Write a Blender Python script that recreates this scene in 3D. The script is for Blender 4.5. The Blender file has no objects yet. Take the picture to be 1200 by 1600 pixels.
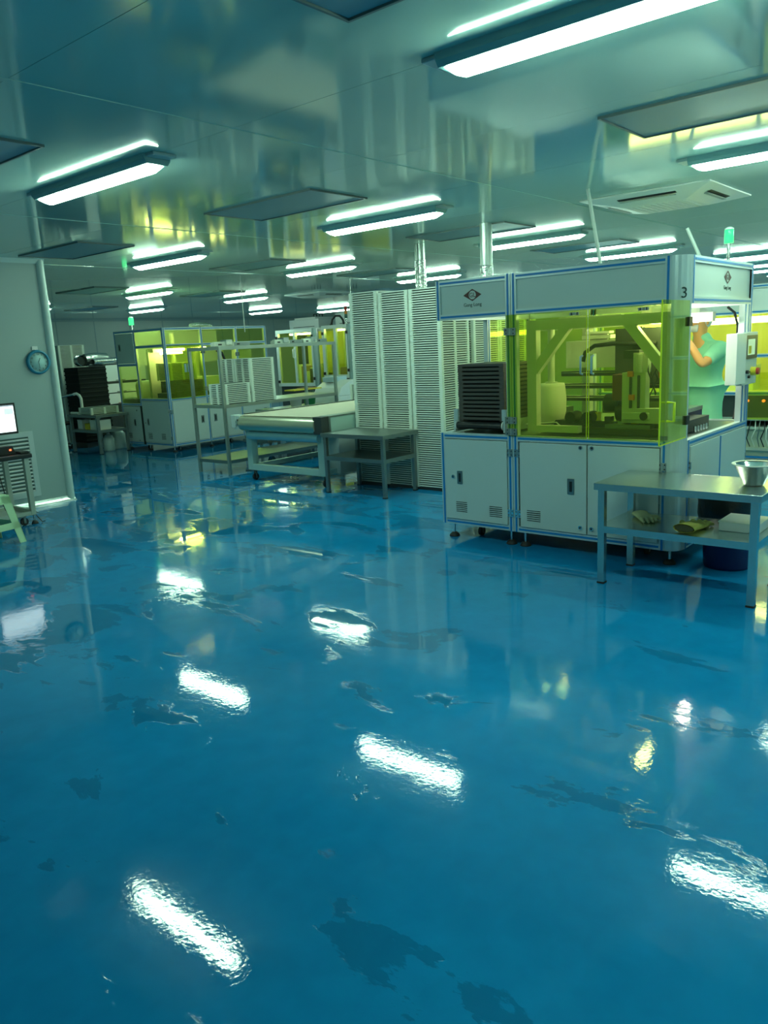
import bpy, bmesh, math, random
from mathutils import Vector, Matrix
random.seed(7)
S = bpy.context.scene
COL = S.collection
PI = math.pi

# ------------------------------------------------------------------ camera
H = 1.65
F_PX = 1219.0
Rw = ((0.64083138, -0.19206649, 0.74326684),
      (-0.7660535, -0.09696559, 0.63542089),
      (-0.04997176, -0.97657982, -0.2092718))
cd = bpy.data.cameras.new('camera'); cam = bpy.data.objects.new('camera', cd); COL.objects.link(cam)
right = Vector([Rw[i][0] for i in range(3)]); up = Vector([-Rw[i][1] for i in range(3)])
back = right.cross(up).normalized(); up = back.cross(right).normalized(); right.normalize()
m = Matrix.Identity(4)
for i in range(3):
    m[i][0] = right[i]; m[i][1] = up[i]; m[i][2] = back[i]
m[0][3], m[1][3], m[2][3] = 0, 0, H
cam.matrix_world = m
cd.sensor_fit = 'HORIZONTAL'; cd.sensor_width = 36.0; cd.lens = F_PX * 36.0 / 1200.0
cd.clip_start = 0.05; cd.clip_end = 100
S.camera = cam

# ------------------------------------------------------------------ light, exposure
w = bpy.data.worlds.new('World'); S.world = w; w.use_nodes = True
w.node_tree.nodes['Background'].inputs[0].default_value = (0.55, 1.0, 0.85, 1)
w.node_tree.nodes['Background'].inputs[1].default_value = 0.0
S.view_settings.view_transform = 'Standard'; S.view_settings.look = 'None'
S.view_settings.gamma = 1.0; S.view_settings.use_curve_mapping = False
S.view_settings.exposure = 0.2
LAMP_COL = (0.62, 1.0, 0.74)
LAMP_E = 46.0

# ------------------------------------------------------------------ materials
MATS = {}
def mat(name, col, rough=0.5, metal=0.0, spec=0.5, emit=None, es=0.0, noise=0.0, nscale=8.0, bump=0.0, bscale=60.0, coat=0.0, stretch=None):
    if name in MATS: return MATS[name]
    M = bpy.data.materials.new(name); M.use_nodes = True
    nt = M.node_tree; b = nt.nodes['Principled BSDF']
    b.inputs['Base Color'].default_value = (*col, 1); b.inputs['Roughness'].default_value = rough
    b.inputs['Metallic'].default_value = metal; b.inputs['Specular IOR Level'].default_value = spec
    b.inputs['Coat Weight'].default_value = coat
    if emit:
        b.inputs['Emission Color'].default_value = (*emit, 1); b.inputs['Emission Strength'].default_value = es
    if noise > 0 or bump > 0:
        tc = nt.nodes.new('ShaderNodeTexCoord'); mp = nt.nodes.new('ShaderNodeMapping')
        if stretch: mp.inputs['Scale'].default_value = stretch
        nt.links.new(tc.outputs['Object'], mp.inputs[0])
    if noise > 0:
        n = nt.nodes.new('ShaderNodeTexNoise'); n.inputs['Scale'].default_value = nscale; n.inputs['Detail'].default_value = 4
        r = nt.nodes.new('ShaderNodeMapRange'); r.inputs[3].default_value = 1 - noise; r.inputs[4].default_value = 1 + noise
        mx = nt.nodes.new('ShaderNodeVectorMath'); mx.operation = 'SCALE'; mx.inputs[0].default_value = col
        nt.links.new(mp.outputs[0], n.inputs['Vector']); nt.links.new(n.outputs[0], r.inputs[0])
        nt.links.new(r.outputs[0], mx.inputs['Scale']); nt.links.new(mx.outputs[0], b.inputs['Base Color'])
    if bump > 0:
        n2 = nt.nodes.new('ShaderNodeTexNoise'); n2.inputs['Scale'].default_value = bscale
        bp = nt.nodes.new('ShaderNodeBump'); bp.inputs['Strength'].default_value = bump; bp.inputs['Distance'].default_value = 0.01
        nt.links.new(mp.outputs[0], n2.inputs['Vector']); nt.links.new(n2.outputs[0], bp.inputs['Height']); nt.links.new(bp.outputs[0], b.inputs['Normal'])
    MATS[name] = M; return M

def glass_mat(name, tint, refl=0.08, rough=0.02):
    M = bpy.data.materials.new(name); M.use_nodes = True; nt = M.node_tree; nt.nodes.clear()
    o = nt.nodes.new('ShaderNodeOutputMaterial'); t = nt.nodes.new('ShaderNodeBsdfTransparent'); g = nt.nodes.new('ShaderNodeBsdfGlossy')
    d = nt.nodes.new('ShaderNodeBsdfDiffuse'); mx = nt.nodes.new('ShaderNodeMixShader'); mx2 = nt.nodes.new('ShaderNodeMixShader')
    lw = nt.nodes.new('ShaderNodeLayerWeight'); lw.inputs[0].default_value = .5
    pw = nt.nodes.new('ShaderNodeMath'); pw.operation = 'POWER'; pw.inputs[1].default_value = 4.0
    mr = nt.nodes.new('ShaderNodeMapRange'); mr.inputs[3].default_value = .03; mr.inputs[4].default_value = .6
    t.inputs[0].default_value = (*tint, 1); g.inputs[0].default_value = (1, 1, 1, 1); g.inputs[1].default_value = rough
    d.inputs[0].default_value = (tint[0]*.9, tint[1]*.9, tint[2]*.3, 1)
    mx2.inputs[0].default_value = refl
    nt.links.new(lw.outputs['Facing'], pw.inputs[0]); nt.links.new(pw.outputs[0], mr.inputs[0])
    nt.links.new(t.outputs[0], mx2.inputs[1]); nt.links.new(d.outputs[0], mx2.inputs[2])
    nt.links.new(mr.outputs[0], mx.inputs[0]); nt.links.new(mx2.outputs[0], mx.inputs[1]); nt.links.new(g.outputs[0], mx.inputs[2])
    nt.links.new(mx.outputs[0], o.inputs[0]); MATS[name] = M; return M

def floor_mat():
    M = bpy.data.materials.new('blue_epoxy'); M.use_nodes = True; nt = M.node_tree; L = nt.links; N = nt.nodes
    b = N['Principled BSDF']
    tc = N.new('ShaderNodeTexCoord')
    def noise(scale, detail, dist=0.0, rough=.5, vec=None):
        n = N.new('ShaderNodeTexNoise'); n.inputs['Scale'].default_value = scale; n.inputs['Detail'].default_value = detail
        n.inputs['Roughness'].default_value = rough; n.inputs['Distortion'].default_value = dist
        L.new((vec or tc.outputs['Object']), n.inputs['Vector']); return n.outputs[0]
    def ramp(src, a, bb, c=0.0, d=1.0):
        r = N.new('ShaderNodeMapRange'); r.inputs[1].default_value = a; r.inputs[2].default_value = bb
        r.inputs[3].default_value = c; r.inputs[4].default_value = d; L.new(src, r.inputs[0]); return r.outputs[0]
    def math_(op, x, y):
        n = N.new('ShaderNodeMath'); n.operation = op
        for i, v in enumerate((x, y)):
            if isinstance(v, (int, float)): n.inputs[i].default_value = v
            else: L.new(v, n.inputs[i])
        return n.outputs[0]
    mp = N.new('ShaderNodeMapping'); mp.inputs['Rotation'].default_value = (0, 0, 0.7); mp.inputs['Scale'].default_value = (1.0, 0.55, 1)
    L.new(tc.outputs['Object'], mp.inputs[0])
    # water: patches of thin film, more of it in the wet band towards the far left
    pn = noise(2.3, 7, .5, .62, mp.outputs[0])
    sep = N.new('ShaderNodeSeparateXYZ'); L.new(tc.outputs['Object'], sep.inputs[0])
    wet = ramp(sep.outputs[1], 1.0, 9.0, -.035, 0.12)
    pud = ramp(math_('ADD', pn, wet), .575, .585)
    cn = noise(.8, 3); scuff = noise(9, 5, .3)
    cr = N.new('ShaderNodeMix'); cr.data_type = 'RGBA'
    cr.inputs[6].default_value = (0.004, 0.20, 0.46, 1); cr.inputs[7].default_value = (0.006, 0.27, 0.60, 1)
    L.new(ramp(math_('ADD', math_('MULTIPLY', cn, .7), math_('MULTIPLY', scuff, .3)), .35, .65), cr.inputs[0])
    cw = N.new('ShaderNodeMix'); cw.data_type = 'RGBA'; cw.inputs[7].default_value = (0.003, 0.10, 0.22, 1)
    L.new(cr.outputs[2], cw.inputs[6]); L.new(math_('MULTIPLY', pud, .45), cw.inputs[0]); L.new(cw.outputs[2], b.inputs['Base Color'])
    rr = N.new('ShaderNodeMix'); rr.data_type = 'FLOAT'
    L.new(pud, rr.inputs[0]); L.new(math_('ADD', ramp(noise(1.1, 3), .42, .62, .015, .05), math_('MULTIPLY', scuff, .025)), rr.inputs[2]); rr.inputs[3].default_value = .02
    L.new(rr.outputs[0], b.inputs['Roughness'])
    h = math_('ADD', math_('MULTIPLY', noise(55, 4), .0004), math_('MULTIPLY', noise(9, 3), .0009))
    dry = math_('SUBTRACT', 1.0, math_('MULTIPLY', pud, .93))
    hh = math_('ADD', math_('MULTIPLY', h, dry), math_('MULTIPLY', ramp(math_('ADD', pn, wet), .565, .60), .0005))
    bp = N.new('ShaderNodeBump'); bp.inputs['Strength'].default_value = .55; bp.inputs['Distance'].default_value = 1.0
    L.new(hh, bp.inputs['Height']); L.new(bp.outputs[0], b.inputs['Normal'])
    b.inputs['Specular IOR Level'].default_value = .5
    return M

ALU = mat('anodised_aluminium', (.62, .72, .74), .35, .35)
BLUE = mat('blue_groove_strip', (.005, .21, .58), .4)
PANEL = mat('grey_coated_panel', (.58, .66, .64), .38, noise=.03, nscale=3)
WHITE = mat('white_powder_coat', (.78, .80, .78), .35)
CEIL = mat('glossy_ceiling_panel', (.40, .61, .56), .08, spec=.8, noise=.05, nscale=.7, bump=.03, bscale=1.5)
WALLM = mat('wall_panel', (.40, .50, .48), .35, noise=.04, nscale=1.0)
BWALL = mat('back_wall_panel', (.60, .66, .58), .3, noise=.04, nscale=1.0)
YG = glass_mat('yellow_acrylic', (.90, .95, .52), .04)
YEDGE = mat('yellow_acrylic_edge', (.75, .85, .03), .25)
STEEL = mat('brushed_stainless', (.60, .66, .64), .26, 1.0, noise=.06, nscale=6, bump=.02, bscale=40, stretch=(1, 12, 1))
STEELD = mat('dull_steel', (.28, .33, .32), .35, .9, noise=.1, nscale=5)
CHROME = mat('chrome', (.8, .8, .8), .12, 1.0)
BLACK = mat('black_plastic', (.015, .017, .018), .4)
RUB = mat('black_rubber', (.02, .02, .02), .6)
TRAY = mat('white_tray_plastic', (.82, .88, .80), .45)
BROWN = mat('brown_tray_plastic', (.10, .085, .07), .5)
CREAM = mat('cream_belt', (.70, .62, .48), .6, noise=.04, nscale=10)
CREAMP = mat('beige_painted_steel', (.45, .50, .44), .45)
TEAL = mat('pale_green_paint', (.42, .60, .57), .4)
RACKM = mat('rack_steel', (.44, .50, .47), .28, .8)
DGREY = mat('dark_grey_metal', (.06, .07, .07), .4, .3)
MILK = mat('milky_polyethylene', (.80, .82, .74), .4)
FOIL = mat('aluminium_foil_duct', (.62, .66, .64), .25, .9, bump=.9, bscale=30)
NAVY = mat('navy_plastic', (.01, .015, .10), .45)
GLOVE = mat('yellow_cotton', (.50, .46, .10), .9, noise=.15, nscale=40, bump=.4, bscale=90)
GLOVEP = mat('pale_cotton', (.55, .55, .30), .9, noise=.12, nscale=40, bump=.4, bscale=90)
RED = mat('red_plastic', (.55, .05, .03), .4)
ORANGE = mat('orange_plastic', (.75, .22, .03), .4)
YEL = mat('yellow_plastic', (.75, .60, .03), .4)
GREENP = mat('green_plastic', (.02, .30, .10), .5)
MAROON = mat('maroon_motor', (.16, .05, .05), .5)
FILT = mat('perforated_filter_plate', (.20, .36, .40), .5)
DARKGAP = mat('dark_gasket', (.015, .02, .02), .6)
LENS = mat('lit_tube_diffuser', (.9, .9, .9), .4, emit=LAMP_COL, es=LAMP_E)
MACHLAMP = mat('lit_machine_lamp', (.9, .9, .9), .4, emit=(.95, 1.0, .75), es=40)
MLAMP2 = mat('lit_small_lamp', (.9, .9, .9), .4, emit=(.95, 1.0, .75), es=20)
GREENLIT = mat('lit_green_beacon', (.0, .15, .05), .3, emit=(.05, 1.0, .26), es=1.3)
SCREEN = mat('lit_screen', (.9, .9, .9), .3, emit=(.86, 1.0, .98), es=1.6)
SCREEN2 = mat('lit_panel_screen', (.5, .6, .4), .3, emit=(.45, .70, .45), es=.5)
REDLIT = mat('lit_red_indicator', (.9, .1, .05), .3, emit=(1, .10, .03), es=4)
OSIGN = mat('lit_orange_indicator', (.9, .3, .05), .3, emit=(1, .25, .05), es=1.2)
CLOCKB = mat('blue_clock_rim', (.02, .24, .38), .35)
CLOCKF = mat('pale_clock_face', (.45, .68, .66), .4)
STOOLM = mat('pale_green_stool', (.55, .78, .50), .35)
GOWN = mat('green_gown_cloth', (.30, .78, .45), .8, noise=.08, nscale=12, bump=.3, bscale=9)
SKIN = mat('skin', (.85, .46, .14), .55)
CAPM = mat('white_cap_cloth', (.8, .85, .8), .8)
PRINT = mat('dark_print', (.02, .05, .05), .5)
PRINTR = mat('maroon_print', (.10, .03, .03), .5)
PALEBLUE = mat('pale_blue_wrap', (.20, .55, .75), .4)
CARD = mat('cardboard', (.35, .24, .13), .8)
CLEARP = glass_mat('clear_plastic', (.75, .85, .80), .25)
FLOORM = floor_mat()

# ------------------------------------------------------------------ mesh helpers
class MB:
    def __init__(s): s.v = []; s.f = []; s.m = []; s.sm = []; s.nb = 0
    def _add(s, vs, fs, mi=0, sm=False):
        o = len(s.v); s.v += [Vector(p) for p in vs]
        for f in fs: s.f.append([i + o for i in f]); s.m.append(mi); s.sm.append(sm)
    def box(s, x0, x1, y0, y1, z0, z1, mi=0):
        x0, x1 = sorted((x0, x1)); y0, y1 = sorted((y0, y1)); z0, z1 = sorted((z0, z1))
        e = .0001*(s.nb % 6); s.nb += 1; x0 -= e; y0 -= e; z0 -= e; x1 += e; y1 += e; z1 += e   # no two coplanar faces in one mesh
        s._add([(x0,y0,z0),(x1,y0,z0),(x1,y1,z0),(x0,y1,z0),(x0,y0,z1),(x1,y0,z1),(x1,y1,z1),(x0,y1,z1)],
               [(0,3,2,1),(4,5,6,7),(0,1,5,4),(1,2,6,5),(2,3,7,6),(3,0,4,7)], mi); return s
    def bar(s, p0, p1, w=.03, h=None, mi=0, upv=(0,0,1)):
        p0, p1 = Vector(p0), Vector(p1); h = h or w; d = (p1-p0).normalized(); u = Vector(upv)
        if abs(d.dot(u)) > .95: u = Vector((1,0,0))
        a = d.cross(u).normalized(); b = a.cross(d).normalized(); a *= w/2; b *= h/2
        vs = [p0-a-b, p0+a-b, p0+a+b, p0-a+b, p1-a-b, p1+a-b, p1+a+b, p1-a+b]
        s._add(vs, [(0,3,2,1),(4,5,6,7),(0,1,5,4),(1,2,6,5),(2,3,7,6),(3,0,4,7)], mi); return s
    def tube(s, pts, r, n=10, mi=0, cap=True):
        pts = [Vector(p) for p in pts]; rs = r if isinstance(r, (list, tuple)) else [r]*len(pts)
        rings = []; prev = None
        for i, p in enumerate(pts):
            d = (pts[min(i+1, len(pts)-1)] - pts[max(i-1, 0)]).normalized()
            if prev is None:
                u = Vector((0,0,1)) if abs(d.z) < .9 else Vector((1,0,0)); a = d.cross(u).normalized()
            else: a = (prev - d*prev.dot(d)).normalized()
            prev = a; b = d.cross(a)
            rings.append([p + (a*math.cos(2*PI*k/n) + b*math.sin(2*PI*k/n))*rs[i] for k in range(n)])
        vs = [q for rg in rings for q in rg]
        fs = [(i*n+k, i*n+(k+1)%n, (i+1)*n+(k+1)%n, (i+1)*n+k) for i in range(len(pts)-1) for k in range(n)]
        s._add(vs, fs, mi, True)
        if cap:
            s._add(rings[0], [tuple(reversed(range(n)))], mi); s._add(rings[-1], [tuple(range(n))], mi)
        return s
    def cyl(s, p0, p1, r, n=20, mi=0): return s.tube([p0, p1], r, n, mi)
    def lathe(s, prof, c, n=24, mi=0, axis='z'):
        vs = []
        for (r, z) in prof:
            for k in range(n):
                a = 2*PI*k/n
                q = (r*math.cos(a), r*math.sin(a), z)
                if axis == 'y': q = (q[0], q[2], q[1])
                if axis == 'x': q = (q[2], q[0], q[1])
                vs.append((c[0]+q[0], c[1]+q[1], c[2]+q[2]))
        fs = [(i*n+k, i*n+(k+1)%n, (i+1)*n+(k+1)%n, (i+1)*n+k) for i in range(len(prof)-1) for k in range(n)]
        s._add(vs, fs, mi, True); return s
    def prism(s, poly, z0, z1, f, mi=0):
        n = len(poly); vs = [f(u, v, z0) for u, v in poly] + [f(u, v, z1) for u, v in poly]
        s._add(vs, [tuple(reversed(range(n))), tuple(range(n, 2*n))] + [(i, (i+1) % n, n+(i+1) % n, n+i) for i in range(n)], mi); return s

ORG = {}
def setp(o, **k):
    for a, b in k.items():
        if b is not None: o[a] = b
def thing(name, label, cat, loc=(0,0,0), rz=0, group=None):
    o = bpy.data.objects.new(name, None); COL.objects.link(o); o.empty_display_size = .1
    o.location = loc; o.rotation_euler = (0,0,rz); ORG[o.name] = Vector(loc) if rz == 0 else Vector((0,0,0))
    setp(o, label=label, category=cat, group=group); return o
def build(name, mb, mats, parent=None, bevel=0.0, org=None, label=None, cat=None, group=None, kind=None, sub=0, smooth=False):
    if not isinstance(mats, (list, tuple)): mats = [mats]
    if parent is not None: o0 = ORG.get(parent.name, Vector((0,0,0)))
    elif org is not None: o0 = Vector(org)
    else: o0 = Vector((0,0,0))
    me = bpy.data.meshes.new(name)
    me.from_pydata([tuple(p - o0) for p in mb.v], [], mb.f)
    for mm in mats: me.materials.append(mm)
    for p, mi, sm in zip(me.polygons, mb.m, mb.sm):
        p.material_index = mi; p.use_smooth = sm or smooth
    bm = bmesh.new(); bm.from_mesh(me); bmesh.ops.recalc_face_normals(bm, faces=bm.faces); bm.to_mesh(me); bm.free()
    o = bpy.data.objects.new(name, me); COL.objects.link(o)
    if parent is not None: o.parent = parent; ORG[o.name] = ORG[parent.name]
    else: o.location = o0; ORG[o.name] = o0
    if bevel > 0:
        b = o.modifiers.new('bevel', 'BEVEL'); b.width = bevel; b.segments = 2; b.limit_method = 'ANGLE'
    if sub:
        q = o.modifiers.new('sub', 'SUBSURF'); q.levels = sub; q.render_levels = sub
    setp(o, label=label, category=cat, group=group, kind=kind); return o
def struct(name, mb, m_, **k): return build(name, mb, m_, kind='structure', **k)
def copytree(o, parent=None):
    c = o.copy(); COL.objects.link(c); c.parent = parent
    if parent is not None: c.matrix_parent_inverse = o.matrix_parent_inverse.copy()
    ORG[c.name] = ORG.get(o.name, Vector((0,0,0)))
    for ch in list(o.children): copytree(ch, c)
    return c
def text_mesh(name, txt, size, origin, ux, uz, m_, parent, depth=.0008, align='CENTER'):
    cu = bpy.data.curves.new(name, 'FONT'); cu.body = txt; cu.size = size; cu.extrude = depth; cu.align_x = align; cu.align_y = 'CENTER'; cu.resolution_u = 3
    t = bpy.data.objects.new(name, cu); COL.objects.link(t)
    bpy.context.view_layer.update()
    me = bpy.data.meshes.new_from_object(t.evaluated_get(bpy.context.evaluated_depsgraph_get()))
    bpy.data.objects.remove(t)
    ux, uz = Vector(ux), Vector(uz); un = ux.cross(uz); o0 = ORG.get(parent.name, Vector((0,0,0)))
    for v in me.vertices:
        v.co = Vector(origin) + ux*v.co.x + uz*v.co.y + un*v.co.z - o0
    me.materials.clear(); me.materials.append(m_)
    o = bpy.data.objects.new(name, me); COL.objects.link(o); o.parent = parent; ORG[o.name] = o0; return o

# face frames: FX(c) a face in plane x=c looking to -X ; FY(c) a face in plane y=c looking to -Y
def fbox(mb, F, u0, u1, z0, z1, d0, d1, mi=0):
    if F[0] == 'x': mb.box(F[1]-d1, F[1]-d0, u0, u1, z0, z1, mi)
    else: mb.box(u0, u1, F[1]-d1, F[1]-d0, z0, z1, mi)
def fpt(F, u, z, d):
    return Vector((F[1]-d, u, z)) if F[0] == 'x' else Vector((u, F[1]-d, z))
def fprof(parent, F, u0, u1, z0, z1, w_=.045, name='frame_profile'):
    """aluminium profile lying in a face, with the blue groove down its middle"""
    mb = MB(); fbox(mb, F, u0, u1, z0, z1, -w_+.002, .002)
    if abs(u1-u0) < abs(z1-z0):
        c = (u0+u1)/2; g = abs(u1-u0)*.17; fbox(mb, F, c-g, c+g, z0, z1, .002, .0045, 1)
    else:
        c = (z0+z1)/2; g = abs(z1-z0)*.17; fbox(mb, F, u0, u1, c-g, c+g, .002, .0045, 1)
    return build(name, mb, [ALU, BLUE], parent)
def handle(parent, F, u, z, h=.11, wd=.05):
    mb = MB(); fbox(mb, F, u-wd/2, u+wd/2, z-h/2, z+h/2, 0, .006); fbox(mb, F, u-wd*.22, u+wd*.18, z-h*.33, z+h*.33, .006, .007, 1)
    return build('flush_handle', mb, [STEELD, BLACK], parent)
def lock(parent, F, u, z, r=.016):
    mb = MB(); mb.cyl(fpt(F, u, z, 0), fpt(F, u, z, .010), r, 16); mb.cyl(fpt(F, u, z, .010), fpt(F, u, z, .012), r*.5, 12, 1)
    return build('lock', mb, [CHROME, BLACK], parent)
def hinge(parent, F, u, z, wd=.05, h=.05):
    wd *= 1.25; mb = MB(); fbox(mb, F, u-wd/2, u+wd/2, z-h/2, z+h/2, .002, .008)
    mb.cyl(fpt(F, u, z-h/2, .010), fpt(F, u, z+h/2, .010), .006, 8)
    for du in (-wd*.3, wd*.3):
        for dz in (-h*.25, h*.25): mb.cyl(fpt(F, u+du, z+dz, .008), fpt(F, u+du, z+dz, .010), .005, 8, 1)
    return build('hinge', mb, [CHROME, BLACK], parent)
def louvre(mb, F, u0, u1, z0, n, pitch=.016, mi=1):
    for k in range(n): fbox(mb, F, u0, u1, z0+k*pitch, z0+k*pitch+.006, .012, .0135, mi)
def door(parent, F, u0, u1, z0, z1, vents=(), hnd=None, lk=(), name='door'):
    mb = MB(); fbox(mb, F, u0, u1, z0, z1, -.004, .012)
    for (a, b, z, n) in vents: louvre(mb, F, a, b, z, n)
    d = build(name, mb, [PANEL, DARKGAP], parent, bevel=.0015)
    Fo = (F[0], F[1]-.012)
    if hnd: handle(d, Fo, *hnd)
    for l in lk: lock(d, Fo, *l)
    return d
def pane(parent, F, u0, u1, z0, z1, d=-.012, t=.006, name='glass_pane', m_=None):
    mb = MB(); fbox(mb, F, u0, u1, z0, z1, d, d+t); return build(name, mb, m_ or YG, parent)
def foot(parent, x, y, h=.10, r=.045):
    mb = MB(); mb.cyl((x,y,.03), (x,y,h+.01), .011, 10); mb.lathe([(.0,.035),(.02,.034),(r*.8,.02),(r,.006),(r,0),(0,0)], (x,y,0), 18, 1)
    return build('levelling_foot', mb, [CHROME, RUB], parent)
def caster(parent, x, y, h=.11, r=.035, dx=.02):
    mb = MB(); mb.cyl((x+dx, y-.014, r), (x+dx, y+.014, r), r, 18, 1)
    mb.box(x+dx-.012, x+dx+.012, y-.020, y-.015, r*.6, h-.01); mb.box(x+dx-.012, x+dx+.012, y+.015, y+.020, r*.6, h-.01)
    mb.box(x-.03, x+.035, y-.025, y+.025, h-.012, h); return build('caster', mb, [STEELD, RUB], parent)

# ------------------------------------------------------------------ the room
CZ = 2.80; XB, YB = 23.0, 21.7; X0, Y0 = -1.6, -3.2
mb = MB(); mb.box(X0, XB, Y0, YB, -.08, 0); struct('floor', mb, FLOORM)
xs = [X0] + [4.10 + 1.18*k for k in range(-4, 17) if X0 < 4.10+1.18*k < XB-.2] + [XB]
ys = [Y0, .42, 3.42, 6.41, 9.40, 12.4, 15.4, 18.4, YB]
mb = MB(); mb.box(X0, XB, Y0, YB, CZ+.02, CZ+.08)
for i in range(len(xs)-1):
    for j in range(len(ys)-1):
        mb.box(xs[i]+.0015, xs[i+1]-.0015, ys[j]+.004, ys[j+1]-.004, CZ, CZ+.02)
struct('ceiling', mb, CEIL)
n = 0
for y in ys[1:-1]:
    n += 1; mb = MB(); mb.box(X0, XB, y-.016, y+.016, CZ-.004, CZ+.001); struct('trim_%d' % n, mb, CEIL)
mb = MB(); mb.box(X0, XB, YB, YB+.1, 0, CZ)
struct('wall_back', mb, BWALL)
for k, x in enumerate([11.5+1.18*j for j in range(9)]):
    n += 1; mb = MB(); mb.box(x-.012, x+.012, YB-.006, YB+.001, 0, CZ); struct('trim_%d' % n, mb, WALLM)
mb = MB(); mb.box(XB, XB+.1, Y0, YB, 0, CZ); struct('wall_right', mb, BWALL)
mb = MB(); mb.box(X0-.1, XB, Y0-.1, Y0, 0, CZ); struct('wall_near', mb, WALLM)
mb = MB(); mb.box(X0-.1, X0, Y0, 9.06, 0, CZ); struct('wall_camera_side', mb, WALLM)
WX, WY = 4.66, 8.96
mb = MB(); mb.box(X0, WX, WY, WY+.05, 0, CZ); struct('wall_left', mb, WALLM)
mb = MB(); mb.box(WX-.05, WX, WY+.05, YB, 0, CZ); struct('wall_left_return', mb, WALLM)
mb = MB(); mb.tube([(WX-.012, WY+.012, 0), (WX-.012, WY+.012, CZ)], .050, 20)
struct('trim_50', mb, mat('rounded_corner_trim', (.62, .74, .70), .3))
def cove(x0, x1, yw, name):
    mb = MB(); prof = [(0, 0)] + [(.06*(1-math.sin(a*PI/12)), .06*(1-math.cos(a*PI/12))) for a in range(7)]
    poly = [(0, 0), (.055, 0), (.052, .006), (.030, .018), (.014, .036), (.004, .060), (0, .06)]
    mb.prism(poly, x0, x1, lambda u, v, z: (z, yw-u, v)); struct(name, mb, mat('cove_aluminium', (.75, .80, .78), .25, .6))
cove(X0, WX+.03, WY, 'baseboard_left')
mb = MB(); mb.prism([(0,0),(.04,0),(.01,.05),(0,.05)], X0, WX+.03, lambda u, v, z: (z, WY-u, CZ-v)); struct('trim_51', mb, mat('rounded_corner_trim', (.6,.7,.66), .3))
mb = MB(); mb.box(WX, XB, YB-.02, YB, CZ-.05, CZ); struct('trim_52', mb, WALLM)

# ------------------------------------------------------------------ ceiling lamps
def lamp_proto(name='ceiling_light'):
    t = thing(name, '', 'ceiling light', (0,0,0), 0, 'linear ceiling lights')
    Lh = .66
    mb = MB()
    poly = [(-.095, 0), (.095, 0), (.088, -.030), (.070, -.052), (-.070, -.052), (-.088, -.030)]
    mb.prism(poly, -Lh-.02, Lh+.02, lambda u, v, z: (u, z, v)); build('housing', mb, mat('lamp_housing', (.22, .42, .43), .35), t)
    mb = MB(); prof = []
    n_ = 10
    for yy, sc in ((-Lh, .15), (-Lh+.02, .6), (-Lh+.06, 1), (Lh-.06, 1), (Lh-.02, .6), (Lh, .15)):
        prof.append([(math.cos(PI*k/n_)*.058, yy, -.050 - math.sin(PI*k/n_)*.040*sc) for k in range(n_+1)])
    vs = [p for r in prof for p in r]; q = n_+1
    fs = [(i*q+k, i*q+k+1, (i+1)*q+k+1, (i+1)*q+k) for i in range(len(prof)-1) for k in range(n_)]
    mb._add(vs, fs, 0, True); build('diffuser', mb, LENS, t)
    for s_ in (-1, 1):
        mb = MB(); mb.box(-.08, .08, s_*(Lh+.02), s_*(Lh+.10), -.020, 0); build('end_cap', mb, mat('lamp_end_cap', (.4, .5, .5), .4), t, bevel=.006)
    return t
LP = [
 (2.94, 4.80, 'linear ceiling light on the left, the large one above and left of the yellow reflection'),
 (2.94, 1.36, 'long linear ceiling light at the top right with the blinding glare'),
 (5.86, 8.20, 'small linear ceiling light just right of the left wall corner, second from the left'),
 (5.86, 4.86, 'linear ceiling light in the middle of the picture, right of the big filter panel'),
 (5.86, 1.36, 'linear ceiling light at the right edge, just above the ceiling air conditioner'),
 (8.55, 12.66, 'small far linear ceiling light above the machine with the green beacon'),
 (8.55, 8.30, 'linear ceiling light above the tall tray stacks, left of the foil ducts'),
 (8.55, 4.82, 'linear ceiling light above the white double post of machine number 3'),
 (8.55, 1.36, None),
 (11.30, 16.9, 'tiny far linear ceiling light directly above the green beacon at the left'),
 (11.45, 13.4, 'far linear ceiling light crossed by the thin hanging rod'),
 (11.45, 8.50, 'linear ceiling light crossed by the foil duct above the tray stacks'),
 (11.35, 4.80, 'linear ceiling light just above the top edge of machine number 3'),
 (14.0, 3.80, 'far linear ceiling light right of machine number 3, uppermost of the far right cluster'),
 (15.75, 17.6, 'far linear ceiling light near the back wall, left of the white blower boxes'),
 (17.9, 16.9, 'far linear ceiling light behind the red and orange stack light'),
 (16.2, 4.30, 'far linear ceiling light right of machine number 3, middle of the cluster'),
 (17.85, 4.3, 'far linear ceiling light right of machine number 3, lowest of the cluster'),
 (8.55, 17.0, None), (14.4, 9.0, None), (17.2, 9.0, None), (19.8, 9.5, None), (14.2, .3, None), (11.4, 1.2, None),(20.0, 13.5, None),(20,4.5,None),(2.94,-1.9,None),(5.86,-1.9,None)]
lp0 = lamp_proto()
for i, (x, y, lab) in enumerate(LP):
    o = lp0 if i == 0 else copytree(lp0)
    o.location = (x, y, CZ); o['label'] = lab or 'linear ceiling light that lies out of view or hidden behind the equipment'
    if lab is None: o['group'] = 'ceiling lights out of view'

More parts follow.
